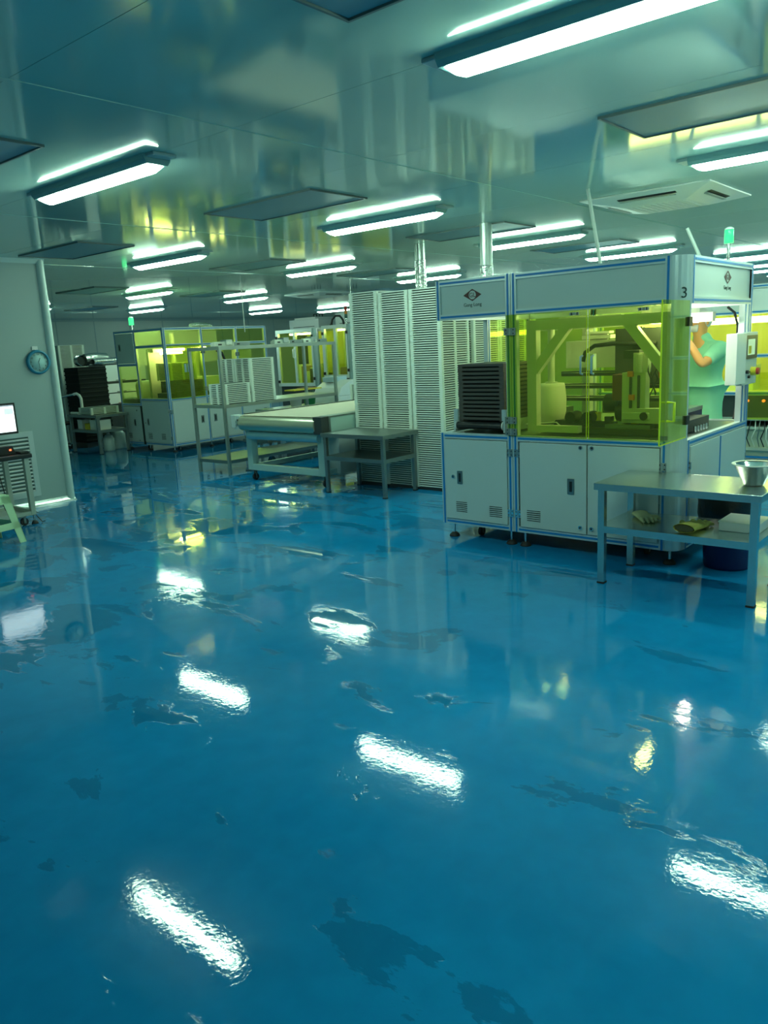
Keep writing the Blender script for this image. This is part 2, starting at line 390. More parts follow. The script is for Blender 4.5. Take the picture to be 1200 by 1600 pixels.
# ------------------------------------------------------------------ ceiling filters
def filter_proto():
    t = thing('ceiling_filter', '', 'air filter', (0,0,0), 0, 'ceiling filter panels'); a, b = .32, .63
    mb = MB()
    for (x0, x1, y0, y1) in ((-a, a, -b, -b+.012), (-a, a, b-.012, b), (-a, -a+.012, -b, b), (a-.012, a, -b, b)): mb.box(x0, x1, y0, y1, -.014, 0)
    build('frame', mb, mat('filter_recess_shade', (.10, .15, .15), .4), t)  # dark colour stands in for the shaded wall of a recess round the plate
    mb = MB(); mb.box(-a+.014, a-.014, -b+.014, b-.014, -.006, 0)
    M = mat('perforated_plate', (.15, .29, .34), .45)
    nt = M.node_tree; tc = nt.nodes.new('ShaderNodeTexCoord'); vo = nt.nodes.new('ShaderNodeTexVoronoi'); vo.inputs['Scale'].default_value = 90; vo.inputs['Randomness'].default_value = 0
    mr = nt.nodes.new('ShaderNodeMapRange'); mr.inputs[1].default_value = .25; mr.inputs[2].default_value = .35; mr.inputs[3].default_value = .45
    sc = nt.nodes.new('ShaderNodeVectorMath'); sc.operation = 'SCALE'; sc.inputs[0].default_value = (.17, .33, .38)
    nt.links.new(tc.outputs['Object'], vo.inputs['Vector']); nt.links.new(vo.outputs[0], mr.inputs[0]); nt.links.new(mr.outputs[0], sc.inputs['Scale']); nt.links.new(sc.outputs[0], nt.nodes['Principled BSDF'].inputs['Base Color'])
    build('perforated_plate', mb, M, t); return t
FP = [(2.02, 4.91, 'perforated filter panel in the ceiling cut by the left picture edge'), (2.02, 1.42, 'perforated filter panel at the very top middle of the picture'),
      (4.68, 4.91, 'large bluish filter panel in the ceiling left of the middle lamp'), (4.62, 1.38, 'perforated filter panel in the ceiling at the upper right'),
      (4.62, 8.10, 'filter panel in the ceiling above the top of the clock wall'), (7.43, 8.40, 'filter panel in the ceiling left of the lamp above the tray stacks'),
      (7.45, 4.95, 'filter panel in the ceiling right of the middle lamp, above the foil ducts'), (7.45, 1.1, 'filter panel at the right edge beside the air conditioner'),
      (7.4, 12.6, 'thin far filter panel left of the far left lamps'), (10.1, 12.8, 'pale far filter panel between the far left lamps'), (9.9, 17.0, 'farthest thin filter panel at the left near the back wall'),
      (10.1, 8.5, 'filter panel in the ceiling behind the foil duct'), (10.1, 4.9, 'filter panel in the ceiling above the header of machine number 3')]
f0 = filter_proto()
for i, (x, y, lab) in enumerate(FP):
    o = f0 if i == 0 else copytree(f0); o.location = (x, y, CZ); o['label'] = lab

# ------------------------------------------------------------------ cassette air conditioners
def cassette(x, y, lab, rz=0, s=.54):
    t = thing('ceiling_air_conditioner', lab, 'air conditioner', (x, y, CZ), rz, 'ceiling cassette air conditioners'); ORG[t.name] = Vector((0,0,0))
    mb = MB()
    a, b = s, s*.50
    ring = [((-a,-a),(a,-a),(a,a),(-a,a)), ]
    vs = [(-a,-a,0),(a,-a,0),(a,a,0),(-a,a,0), (-a,-a,-.012),(a,-a,-.012),(a,a,-.012),(-a,a,-.012), (-b,-b,-.075),(b,-b,-.075),(b,b,-.075),(-b,b,-.075)]
    fs = [(0,1,2,3)] + [(i,(i+1)%4,4+(i+1)%4,4+i) for i in range(4)] + [(4+i,4+(i+1)%4,8+(i+1)%4,8+i) for i in range(4)] + [(8,9,10,11)]
    mb._add(vs, fs); build('panel', mb, WHITE, t, bevel=.012)
    for k in range(4):
        c, s_ = math.cos(k*PI/2), math.sin(k*PI/2)
        rot = lambda p: (p[0]*c-p[1]*s_, p[0]*s_+p[1]*c, p[2])
        m1 = MB(); m1._add([rot((u, v, z)) for (u, v, z) in ((a*.70,-b*.9,-.049),(a*.70,b*.9,-.049),(a*.84,b*.9,-.033),(a*.84,-b*.9,-.033),(a*.70,-b*.9,-.040),(a*.70,b*.9,-.040),(a*.84,b*.9,-.024),(a*.84,-b*.9,-.024))],
                      [(0,1,2,3),(4,7,6,5),(0,4,5,1),(1,5,6,2),(2,6,7,3),(3,7,4,0)])
        v_ = build('air_outlet', m1, DARKGAP, t)
        m2 = MB(); m2.bar(rot((a*.76,-b*.85,-.053)), rot((a*.76,b*.85,-.053)), .035, .004); build('vane', m2, mat('vane_grey', (.35,.40,.40), .4), v_)
    mb = MB()
    for k in range(9): mb.box(-b*.8, b*.8, -b*.8+k*b*.2-.008, -b*.8+k*b*.2+.008, -.079, -.074)
    build('intake_grille', mb, WHITE, t); return t
cassette(7.28, 2.75, 'white square air conditioner cassette in the ceiling above machine number 3', 0, .56)
cassette(12.6, 12.3, 'far white air conditioner cassette in the ceiling right of the crossed lamp')
cassette(14.0, 11.7, 'farther dim air conditioner cassette left of the tall tray stacks')

# ------------------------------------------------------------------ ducts, pipes and hanging rods
def duct(x, y, z0, z1, r, lab, foil0=None):
    t = thing('ventilation_duct', lab, 'duct', (x, y, z0), 0, None)
    pts = []; rs = []
    zt = foil0 if foil0 else z1
    k = 0; z = z0
    while z < zt: pts.append((x, y, z)); rs.append(r*(1+.06*(k % 2))); z += .018; k += 1
    mb = MB(); mb.tube(pts, rs, 18); build('flexible_section', mb, FOIL, t)
    mb = MB(); mb.tube([(x, y, zt-.03), (x, y, z1)], r*.95, 20); build('straight_section', mb, mat('duct_sheet', (.5,.56,.53), .3, .6), t)
    return t
duct(7.78, 5.88, 2.27, CZ, .065, 'silver flexible duct dropping from the ceiling behind the tall tray stacks', 2.62)
duct(7.1, 4.52, 2.05, CZ, .065, 'silver flexible duct dropping behind the left header of machine number 3', 2.4)
def rod(p0, p1, r, lab, m_=STEELD, name='hanging_rod', cat='rod'):
    t = MB(); t.tube([p0, p1], r, 8); build(name, t, m_, org=p0, label=lab, cat=cat)
rod((8.9, 10.5, 1.98), (8.9, 10.5, CZ), .008, 'thin white rod hanging to the top of the far left machine', WHITE)
rod((10.4, 9.4, 1.9), (10.4, 9.4, CZ), .008, 'thin rod hanging left of the tall tray stacks')
rod((6.40, 2.94, 2.131), (6.25, 3.0, CZ), .016, 'pale cable conduit from the ceiling to the top of machine number 3', WHITE, 'cable_conduit', 'conduit')
rod((6.75, 2.22, 2.131), (6.72, 2.36, CZ-.35), .014, 'short pale conduit standing on machine number 3 near its corner', WHITE, 'cable_conduit', 'conduit')

# ------------------------------------------------------------------ signal beacon
def beacon(x, y, z, h, lab, levels, r=.028):
    t = thing('signal_beacon', lab, 'beacon', (x, y, z), 0, None)
    mb = MB(); mb.cyl((x, y, z), (x, y, z+h), .014, 12); mb.lathe([(.0, .012), (.035, .012), (.035, 0), (0, 0)], (x, y, z), 16); build('pole', mb, CHROME, t)
    zz = z+h
    for m_, hh in levels:
        mb = MB(); mb.lathe([(0, 0), (r, 0), (r, hh-.006), (r*.9, hh-.002), (0, hh-.002)], (x, y, zz), 18); build('lamp_segment', mb, m_, t); zz += hh
    mb = MB(); mb.lathe([(r, 0), (r, .008), (r*.5, .018), (0, .02)], (x, y, zz), 18); build('cap', mb, WHITE if len(levels) < 2 else BLACK, t)
beacon(6.55, 1.98, 2.12, .16, 'green lit beacon on top of machine number 3 at the right', [(GREENLIT, .10)], .034)
beacon(8.28, 12.9, 2.12, .11, 'green lit beacon on top of the far left machine', [(GREENLIT, .13)], .045)
beacon(12.05, 11.05, 2.10, .12, 'unlit red and orange stack light on the white framed cabinet', [(mat('green_dull', (.05,.15,.12), .3), .08), (ORANGE, .07), (RED, .07)], .03)

# ------------------------------------------------------------------ machine number 3 (foreground right)
def machine_main():
    T = thing('production_machine', 'large aluminium framed machine with yellow glass, logo header and number 3 on its corner', 'machine', (6.1, 2.9, 0))
    FX = ('x', 5.35); FY = ('y', 1.87); YL, YR = 3.90, 1.87; XR = 6.84; YC = 1.97; XC = 5.45
    zb, zc, zh, zt = .12, .90, 1.82, 2.13; w_ = .045
    # base
    for (u0, u1, vents, hnd, lks, nm) in ((3.25, 3.855, ((3.64,3.75,.235,6),(3.30,3.42,.225,6)), (3.705,.53,.11,.05), ((3.77,.535),), 'door'),
                                       (2.565, 3.13, ((2.95,3.07,.225,6),), (2.69,.53,.12,.055), ((2.61,.83),(2.61,.22)), 'door'),
                                       (2.02, 2.555, (), None, ((2.52,.83),(2.52,.22)), 'door')):
        d = door(T, FX, u0, u1, zb+.05, zc-.05, vents, hnd, (), nm)
        for l in lks: lock(d, ('x', 5.35-.012), *l)
    for (u, z) in ((3.225,.76),(3.155,.76),(3.225,.27),(3.155,.27)): hinge(T, FX, u, z, .045, .06)
    hinge(T, FX, 2.0, .72, .045, .06)
    fprof(T, FX, YL-w_, YL, zb, zc); fprof(T, FX, 3.20, 3.245, zb, zt); fprof(T, FX, 3.15, 3.195, zb, zt); fprof(T, FX, YC, YC+w_, zb, zc)
    fprof(T, FX, YC, YC+w_, zh, zt)
    for (a, b) in ((3.245, YL-w_), (YC+w_, 3.15)):
        fprof(T, FX, a, b, zb, zb+w_); fprof(T, FX, a, b, zc-w_, zc); fprof(T, FX, a, b, zh, zh+w_); fprof(T, FX, a, b, zt-w_, zt)
    # header panels
    for (a, b) in ((3.245, YL-w_), (YC+w_, 3.15)):
        mb = MB(); fbox(mb, FX, a, b, zh+w_, zt-w_, -.03, -.012); build('header_panel', mb, PANEL, T)
    fprof(T, FX, YL-w_, YL, zh, zt)
    # rounded corner column
    mb = MB(); poly = [(XC, YC)] + [(XC-.1*math.cos(a*PI/16), YC-.1*math.sin(a*PI/16)) for a in range(9)]
    mb.prism(poly, zb, zt, lambda u, v, z: (u, v, z)); build('corner_column', mb, ALU, T)
    text_mesh('number', '3', .10, (5.374, 1.893, 1.885), (.7071, -.7071, 0), (0,0,1), PRINT, T, .001)
    bpy.context.view_layer.update()
    # side face (y = 1.87) from x = 5.45 to 6.84
    fprof(T, FY, XC, XC+w_, zb, zc); fprof(T, FY, XR-w_, XR, zb, zt, name='frame_profile'); fprof(T, FY, XC, XC+w_, zh, zt)
    fprof(T, FY, XR-2.3*w_, XR-1.15*w_, zc, zh)
    fprof(T, FY, XR-4.2*w_, XR-3.2*w_, zc, zh)
    for z0, z1 in ((zb, zb+w_), (zc-w_, zc), (zh, zh+w_), (zt-w_, zt)): fprof(T, FY, XC+w_, XR-w_, z0, z1)
    mb = MB(); fbox(mb, FY, XC+w_, XR-w_, zh+w_, zt-w_, -.03, -.012); build('header_panel', mb, mat('pale_header_panel', (.62,.68,.64), .38), T)
    door(T, FY, XC+.05, 6.13, zb+.05, zc-.05); door(T, FY, 6.15, XR-.05, zb+.05, zc-.05)
    mb = MB(); fbox(mb, FY, 6.135, 6.146, zb+.05, zc-.05, -.004, .016); build('blue_seal', mb, BLUE, T)
    hinge(T, FY, 5.50, .72, .045, .06); hinge(T, FY, 6.80, .6, .03, .06)
    # back and far side
    BX = 6.84
    for y in (YL-w_, 3.18, YR):
        mb = MB(); mb.box(BX-w_, BX, y, y+w_, zb, zt); mb.box(BX-w_-.002, BX-w_, y+.017, y+.027, zb, zt, 1); build('frame_profile', mb, [ALU, BLUE], T)
    for z in (zb, zc-w_, zh, zt-w_):
        mb = MB(); mb.box(BX-w_, BX, YR+w_, YL-w_, z, z+w_); build('frame_profile', mb, ALU, T)
        mb = MB(); mb.box(XC, BX-w_, YL-w_, YL, z, z+w_); build('frame_profile', mb, ALU, T)
    mb = MB(); mb.box(BX-.02, BX-.012, 3.23, YL-w_, zc, zh); build('glass_pane', mb, YG, T)
    mb = MB(); mb.box(BX-.02, BX-.012, 2.5, 3.18, zc, zh); build('glass_pane', mb, YG, T)
    mb = MB(); mb.box(6.10, BX-w_, YL-.028, YL-.022, zc, zh); build('glass_pane', mb, YG, T)
    mb = MB(); mb.box(6.05, 6.095, YL-w_, YL, zc, zh); mb.box(6.067, 6.078, YL-w_-.003, YL-w_, zc, zh, 1); build('frame_profile', mb, [ALU, BLUE], T)
    mb = MB(); mb.box(BX-.02, BX-.01, YR+w_, YL-w_, zb+w_, zc-w_); mb.box(5.40, BX-w_, YL-.02, YL-.01, zb+w_, zc-w_); build('rear_panel', mb, PANEL, T)
    mb = MB(); mb.box(5.42, BX-.05, YR+.05, YL-.05, zc-.03, zc-.008); build('deck_plate', mb, mat('deck', (.12,.15,.14), .35, .5), T)
    mb = MB(); mb.box(5.40, BX-.01, YR+.02, YL-.02, zt-.012, zt-.004); build('roof_panel', mb, PANEL, T)
    mb = MB(); mb.box(5.40, BX-.03, YR+.03, YL-.03, zb, zb+.01); build('base_plate', mb, DGREY, T)
    for (x, y) in ((5.40, 3.82), (5.40, 3.25), (5.40, 3.12), (5.45, 1.97), (6.75, 1.97), (6.75, 3.8), (6.75, 3.1)): foot(T, x, y, .12)
    for (x, y) in ((5.5, 3.62), (5.6, 2.2), (6.6, 3.6)): caster(T, x, y, .12, .038)
    # front yellow doors
    for (u0, u1, uh) in ((2.565, 3.235, 2.60), (1.99, 2.553, 2.515)):
        mb = MB(); fbox(mb, FX, u0, u1, zc-.005, zh+.005, .006, .012); d = build('glass_door', mb, YG, T)
        mb = MB(); ue = u0 if u0 > 2.5 else u1-.004; fbox(mb, FX, ue, ue+.004, zc-.005, zh+.005, .0055, .0125); build('glass_edge', mb, YEDGE, d)
        mb = MB(); a = fpt(FX, uh, 1.37, .012); b = fpt(FX, uh, 1.50, .012)
        mb.tube([a, a+Vector((-.03,0,.005)), b+Vector((-.03,0,-.005)), b], .008, 8); build('door_handle', mb, mat('blue_grey_handle', (.35,.5,.62), .3), d)
    for (u, z) in ((3.20, 1.70), (3.20, 1.02), (3.20, .93)): hinge(T, ('x', 5.338), u, z, .085, .055)
    for u in (2.66, 2.15): hinge(T, ('x', 5.338), u, 1.80, .06, .02)
    # side glass door standing open
    mb = MB(); mb.box(4.885, 5.36, 1.848, 1.855, .935, 1.835); d = build('open_glass_door', mb, YG, T)
    mb = MB(); mb.box(4.880, 4.885, 1.847, 1.856, .935, 1.835); mb.box(4.885, 5.36, 1.847, 1.856, .931, .935); build('glass_edge', mb, YEDGE, d)
    for z in (1.05, 1.70):
        mb = MB(); mb.box(5.33, 5.39, 1.838, 1.866, z-.03, z+.03); build('hinge', mb, BLACK, d)
    mb = MB(); mb.tube([(4.99, 1.846, 1.08), (4.99, 1.80, 1.08), (4.99, 1.80, 1.20), (4.99, 1.846, 1.20)], .009, 8); build('door_handle', mb, YEDGE, d)
    # operator panel on the side
    mb = MB(); mb.box(6.22, 6.46, 1.79, 1.87, 1.22, 1.60); p = build('control_box', mb, WHITE, T, bevel=.004)
    mb = MB(); mb.box(6.46, 6.84, 1.815, 1.868, 1.20, 1.605); p2 = build('control_face', mb, PANEL, T, bevel=.003)
    mb = MB(); mb.box(6.49, 6.82, 1.808, 1.815, 1.40, 1.58); s_ = build('display_bezel', mb, DGREY, p2)
    mb = MB(); mb.box(6.56, 6.74, 1.805, 1.808, 1.43, 1.55); mb.box(6.57, 6.64, 1.8035, 1.805, 1.44, 1.50, 1); build('display', mb, [SCREEN2, YEL], p2)
    mb = MB(); mb.cyl((6.70,1.815,1.30), (6.70,1.775,1.30), .034, 20); mb.cyl((6.70,1.775,1.30), (6.70,1.755,1.30), .026, 20, 1); build('emergency_stop', mb, [YEL, RED], p2)
    mb = MB(); mb.cyl((6.56,1.815,1.30), (6.56,1.795,1.30), .014, 12); mb.box(6.53,6.59,1.79,1.797,1.295,1.305); mb.cyl((6.62,1.815,1.26), (6.62,1.80,1.26), .012, 12); build('switch', mb, BLACK, p2)
    mb = MB(); mb.tube([(6.5,1.95,1.80), (6.60,1.93,1.76), (6.66,1.92,1.66), (6.66,1.92,1.58)], .010, 8); build('cable', mb, BLACK, T)
    mb = MB(); mb.cyl((6.68,1.93,.92), (6.80,1.93,1.10), .008, 8); build('gas_spring', mb, BLACK, T)
    # logos
    def logo(F, u, z, sc, m1):
        f = lambda a, b, d: fpt(F, u-a*sc if F[0] == 'x' else u+a*sc, z+b*sc, d)
        mb = MB(); R_, r_ = 1.0, .70
        outer = [(-1.0, 0), (0, -.55), (1.0, 0), (0, .55)]
        N_ = 24
        # diamond with a round hole
        pts_c = [(.40*math.cos(2*PI*k/N_), .40*math.sin(2*PI*k/N_)) for k in range(N_)]
        def on_diamond(a):
            c, s2 = math.cos(a), math.sin(a); t_ = 1/(abs(c)/1.0+abs(s2)/.55); return (c*t_, s2*t_)
        pts_o = [on_diamond(2*PI*k/N_) for k in range(N_)]
        vs = [f(*q, -.009) for q in pts_c] + [f(*q, -.009) for q in pts_o]
        mb._add(vs, [(k, (k+1) % N_, N_+(k+1) % N_, N_+k) for k in range(N_)])
        vs = [f(*q, -.0105) for q in pts_c] + [f(*q, -.0105) for q in pts_o]
        mb._add(vs, [(k, (k+1) % N_, N_+(k+1) % N_, N_+k) for k in range(N_)])
        build('logo_emblem', mb, m1, T)
        ux = (0,-1,0) if F[0] == 'x' else (1,0,0)
        text_mesh('logo_letters', 'GL', .58*sc, f(0, -.02, -.0095), ux, (0,0,1), m1, T, .0005)
        text_mesh('logo_name', 'Gang Long', .46*sc, f(0, -.88, -.0105), ux, (0,0,1), PRINT, T, .0006)
    logo(FX, 3.55, 2.0, .085, PRINTR)
    logo(FY, 6.23, 2.01, .085, PRINTR)
    # lamp inside
    mb = MB(); mb.box(5.62, 6.60, 2.20, 2.28, 1.765, 1.81); lh = build('interior_lamp', mb, WHITE, T)
    mb = MB(); mb.tube([(5.64, 2.24, 1.735), (6.70, 2.24, 1.735)], .034, 12); build('lamp_tube', mb, MACHLAMP, lh)
    mb = MB(); mb.box(6.70, 6.76, 2.9, 3.5, 1.79, 1.81); lh = build('interior_lamp', mb, WHITE, T)
    mb = MB(); mb.tube([(6.73, 2.92, 1.775), (6.73, 3.48, 1.775)], .012, 12); build('lamp_tube', mb, MLAMP2, lh)
    # gantry inside
    x0, x1 = 5.47, 5.54
    mb = MB(); mb.box(x0, x1, 1.99, 3.13, 1.70, 1.775); mb.box(x0, x1, 3.05, 3.13, .92, 1.70); mb.box(x0, x1, 2.00, 2.07, .92, 1.70)
    mb.bar((5.505, 3.10, 1.36), (5.505, 2.80, 1.72), .07, .055, upv=(1,0,0)); mb.bar((5.505, 2.02, 1.34), (5.505, 2.33, 1.72), .07, .055, upv=(1,0,0))
    mb.box(x0, x1, 2.70, 3.05, .92, .97)
    build('gantry_frame', mb, mat('gantry_paint', (.55,.60,.50), .4), T)
    mb = MB(); mb.box(6.3, 6.37, 3.0, 3.07, .92, 1.72); mb.box(6.3, 6.37, 2.3, 2.37, .92, 1.72); mb.box(6.3, 6.37, 2.0, 3.6, 1.70, 1.77); build('rear_gantry', mb, mat('gantry_paint', (.5,.5,.4), .4), T)
    mb = MB()
    mb.lathe([(0,0), (.075,0), (.10,.03), (.118,.10), (.120,.20), (.110,.30), (.104,.322), (.0,.325)], (5.77, 3.08, .955), 26); d = build('milky_tank', mb, MILK, T)
    mb = MB(); mb.cyl((5.77,3.08,1.28), (5.77,3.08,1.70), .028, 14); mb.cyl((5.77,3.08,1.275), (5.77,3.08,1.29), .05, 18); build('suction_column', mb, mat('gantry_paint', (.5,.5,.4), .4), d)
    mb = MB(); mb.box(6.1, 6.30, 2.62, 3.12, 1.38, 1.60); build('white_casing', mb, WHITE, T, bevel=.004)
    mb = MB(); mb.box(6.15, 6.28, 2.75, 3.00, 1.61, 1.64); mb.box(6.17, 6.26, 2.77, 2.98, 1.65, 1.67); mb.box(6.2, 6.23, 2.8, 2.95, 1.60, 1.66); build('terminal_block', mb, WHITE, T)
    mb = MB(); mb.box(5.95, 6.02, 2.24, 2.62, 1.26, 1.68); build('dark_cover', mb, DGREY, T)
    mb = MB(); mb.box(5.93, 5.99, 2.40, 2.47, 1.3, 1.69); build('cable_chain', mb, BLACK, T)
    mb = MB()
    for z in (1.32, 1.22, 1.12): mb.box(5.98, 6.05, 2.1, 3.1, z, z+.04); mb.box(5.975, 5.98, 2.1, 3.1, z+.025, z+.03, 1)
    build('linear_rail', mb, [DGREY, CHROME], T)
    mb = MB(); mb.box(5.7, 6.3, 2.0, 3.02, .90, .99); mb.box(5.60, 5.75, 2.05, 2.9, .90, .945); mb.box(5.62, 5.74, 2.2, 2.55, .945, .975, 1); build('work_bed', mb, [DGREY, STEELD], T)
    mb = MB()
    for k in range(7): mb.box(5.66+.01*k, 5.72+.01*k, 2.10+k*.11, 2.15+k*.11, .975, .975+.02+.03*((k*7) % 3), k % 3)
    build('clamp_block', mb, [STEEL, BLACK, YEL], T)
    mb = MB()
    for y in (2.84, 2.70): mb.cyl((5.62, y, 1.02), (5.75, y, 1.02), .045, 18)
    mb.cyl((5.8,2.62,1.12), (5.8,2.50,1.12), .07, 20); mb.cyl((5.8,2.52,1.06),(5.8,2.42,1.06), .08, 20); build('roller', mb, BLACK, T)
    mb = MB(); mb.box(5.66, 5.78, 2.42, 2.515, 1.15, 1.345); build('maroon_motor', mb, MAROON, T, bevel=.006)
    mb = MB(); mb.box(5.62, 5.70, 2.24, 2.42, .99, 1.36); mb.box(5.58, 5.62, 2.20, 2.40, 1.02, 1.07); mb.box(5.61, 5.62, 2.28, 2.30, 1.1, 1.34, 1); mb.box(5.61, 5.62, 2.34, 2.36, 1.1, 1.34, 1)
    mb.box(5.60, 5.66, 2.12, 2.30, .99, 1.10); mb.box(5.63, 5.69, 2.23, 2.34, 1.36, 1.50); mb.cyl((5.62,2.29,1.36),(5.62,2.29,1.49), .022, 14); mb.box(5.64, 5.72, 2.30, 2.42, 1.46, 1.52, 1); build('print_head', mb, [mat('cast_aluminium', (.55,.60,.50), .35, .3), DGREY], T, bevel=.003)
    mb = MB(); mb.cyl((5.575, 2.235, 1.045), (5.60, 2.235, 1.045), .03, 16); build('knob', mb, BLACK, T)
    mb = MB(); mb.box(5.60,5.62,2.33,2.37,1.33,1.37); mb.box(5.60,5.62,2.32,2.36,1.16,1.20); mb.tube([(5.6,2.13,1.42),(5.59,2.12,1.32)], .012, 8); build('red_fitting', mb, ORANGE, T)
    rnd = random.Random(3)
    for k in range(9):
        a = Vector((5.62+rnd.uniform(-.03,.1), 2.30-rnd.uniform(0,.18), 1.48-rnd.uniform(0,.1))); b = a + Vector((rnd.uniform(-.05,.05), rnd.uniform(-.16,.1), -rnd.uniform(.12,.3)))
        c = (a+b)/2 + Vector((-.04, rnd.uniform(-.08,.08), .05))
        mb = MB(); mb.tube([a, a.lerp(c, .5)+Vector((0,0,.02)), c, c.lerp(b, .6), b], .005, 6); build('cable', mb, BLACK, T)
    mb = MB(); mb.tube([(5.92,2.28,1.56),(5.9,2.62,1.57),(5.88,2.76,1.56),(5.86,2.83,1.51),(5.85,2.845,1.44)], .017, 8); build('cable_loop', mb, BLACK, T)
    mb = MB(); mb.box(5.80, 5.86, 2.735, 2.79, 1.38, 1.50); build('pale_blue_module', mb, mat('pale_blue_module', (.45,.6,.7), .4), T)
    mb = MB(); mb.tube([(5.6,3.22,.96),(5.7,3.0,.97),(5.62,2.9,.93)], .007, 6); build('cable', mb, WHITE, T)
    # machinery seen through the open side
    mb = MB(); mb.box(5.75, 6.45, 2.10, 2.20, 1.02, 1.05); mb.box(5.8, 6.0, 2.1, 2.2, 1.05, 1.09); mb.cyl((5.9,2.1,1.11),(5.9,2.2,1.11), .03, 12); build('tool_plate', mb, STEEL, T)
    mb = MB(); mb.box(5.72, 6.5, 2.12, 2.18, .90, 1.02); build('navy_skirt', mb, NAVY, T)
    mb = MB()
    for k in range(5): mb.cyl((5.9+.06*k, 1.97, .90), (5.9+.06*k, 1.97, .945), .012, 10)
    build('air_fitting', mb, CHROME, T)
    # conveyor under the brown trays in the left bay
    mb = MB(); mb.box(5.43, 5.87, 3.80, 3.815, .905, 1.00); mb.box(5.43, 5.87, 3.315, 3.33, .905, 1.0); build('conveyor_side', mb, ALU, T)
    mb = MB(); mb.box(5.46, 5.85, 3.36, 3.78, .925, .985); mb.cyl((5.46,3.34,.955),(5.46,3.79,.955), .030, 16); build('belt', mb, BLACK, T)
    mb = MB(); mb.cyl((5.455,3.800,.958),(5.455,3.79,.958), .036, 18); mb.cyl((5.455,3.345,.958),(5.455,3.335,.958), .036, 18); build('pulley', mb, WHITE, T)
    mb = MB()
    for y in (3.80, 3.33): mb.box(5.44, 5.46, y-.02, y+.02, 1.0, 1.09)
    build('guide_bracket', mb, ALU, T)
    mb = MB(); mb.box(6.0, 6.6, 3.30, 3.8, .90, 1.02); build('lift_unit', mb, DGREY, T)
    return T
M1 = machine_main()

# ------------------------------------------------------------------ slatted trays
def tray_mesh(dx, dy, p=.025, band=.0125):
    """stackable tray: a thin rim band round the sides, lugs at the corners, a dark core added to shade the gaps"""
    mb = MB(); t = .006; zb = p-band; zt = p-.0008
    mb._add(*_bx(0, dx, 0, t, zb, zt)); mb._add(*_bx(0, dx, dy-t, dy, zb, zt)); mb._add(*_bx(0, t, t, dy-t, zb, zt)); mb._add(*_bx(dx-t, dx, t, dy-t, zb, zt))
    for (x0, x1, y0, y1) in ((.0006, .042, .0006, .042), (dx-.042, dx-.0006, .0006, .042), (.0006, .042, dy-.042, dy-.0006), (dx-.042, dx-.0006, dy-.042, dy-.0006), (dx/2-.02, dx/2+.02, .0006, .012), (dx/2-.02, dx/2+.02, dy-.012, dy-.0006)):
        mb._add(*_bx(x0, x1, y0, y1, 0, zb+.002))
    f, g = _bx(.022, dx-.022, .022, dy-.022, .001, p-.002); mb._add(f, g, 1)
    return mb
def _bx(x0, x1, y0, y1, z0, z1):
    return ([(x0,y0,z0),(x1,y0,z0),(x1,y1,z0),(x0,y1,z0),(x0,y0,z1),(x1,y0,z1),(x1,y1,z1),(x0,y1,z1)],
            [(0,3,2,1),(4,5,6,7),(0,1,5,4),(1,2,6,5),(2,3,7,6),(3,0,4,7)])
TRAYIN = mat('tray_gap_shade', (.09, .13, .115), .6)  # colour of the added core that makes gaps between tray bands read as shade
tr0 = build('slatted_tray', tray_mesh(.55, .42), [TRAY, TRAYIN]); tray_me = tr0.data
br_me = None
def tray_stack(x, y, z, n, lab, grp, first=None, rz=0, jit=.002, top=None, p=.025, mesh=None, name='slatted_tray', seed=1, cat='tray'):
    rnd = random.Random(seed)
    for k in range(n):
        o = first if (first is not None and k == 0) else bpy.data.objects.new(name, mesh or tray_me)
        if not (first is not None and k == 0): COL.objects.link(o)
        o.location = (x+rnd.uniform(-jit, jit), y+rnd.uniform(-jit, jit), z+k*p); o.rotation_euler = (0, 0, rz+rnd.uniform(-.003, .003))
        setp(o, label=(top if (top and k == n-1) else lab), category=cat, group=grp)
tray_stack(7.0, 5.94, .03, 89, 'white slatted plastic tray in the leftmost of the three tall stacks behind the steel table', 'trays of the left tall stack', first=tr0, seed=1, top='topmost white slatted tray of the leftmost of the three tall stacks')
tray_stack(7.0, 5.495, .03, 88, 'white slatted plastic tray in the middle of the three tall stacks', 'trays of the middle tall stack', seed=2, top='topmost white slatted tray of the middle tall stack')
tray_stack(7.0, 5.055, .03, 88, 'white slatted plastic tray in the rightmost tall stack beside machine number 3', 'trays of the right tall stack', seed=3, top='topmost white slatted tray of the tall stack beside machine number 3')
for i, y in enumerate((5.94, 5.495, 5.055)):
    t = MB(); t.box(7.02, 7.54, y+.02, y+.40, .0, .03); build('stack_base_board', t, DGREY, org=(7.28, y+.2, 0), label=['dark base board under the leftmost tall tray stack', 'dark base board under the middle tall tray stack', 'dark base board under the right tall tray stack'][i], cat='base board')
# far rows of the same trays: beyond the first 300
mb = MB()
base = tray_mesh(.55, .42)
def addtrays(x, y, z, n, p=.025, rz=0):
    c, s_ = math.cos(rz), math.sin(rz)
    for k in range(n):
        mb._add([(x+v.x*c-v.y*s_, y+v.x*s_+v.y*c, z+k*p+v.z) for v in base.v], base.f, 0)
addtrays(7.64, 5.055, .03, 80); addtrays(8.35, 5.3, .03, 75); addtrays(8.95, 5.3, .03, 75)
addtrays(7.9, 14.95, .03, 77); addtrays(7.7, 15.5, .03, 73)
addtrays(8.28, 9.42, .271, 9); addtrays(7.30, 12.95, .691, 5); addtrays(8.20, 11.74, 1.225, 12)
addtrays(9.72, 8.5, .761, 11); addtrays(10.35, 8.5, .761, 12); addtrays(11.0, 8.5, .761, 10)
mb.m = [1 if (q % len(base.f)) >= len(base.f)-6 else 0 for q in range(len(mb.f))]
sm = tray_mesh(.35, .44)
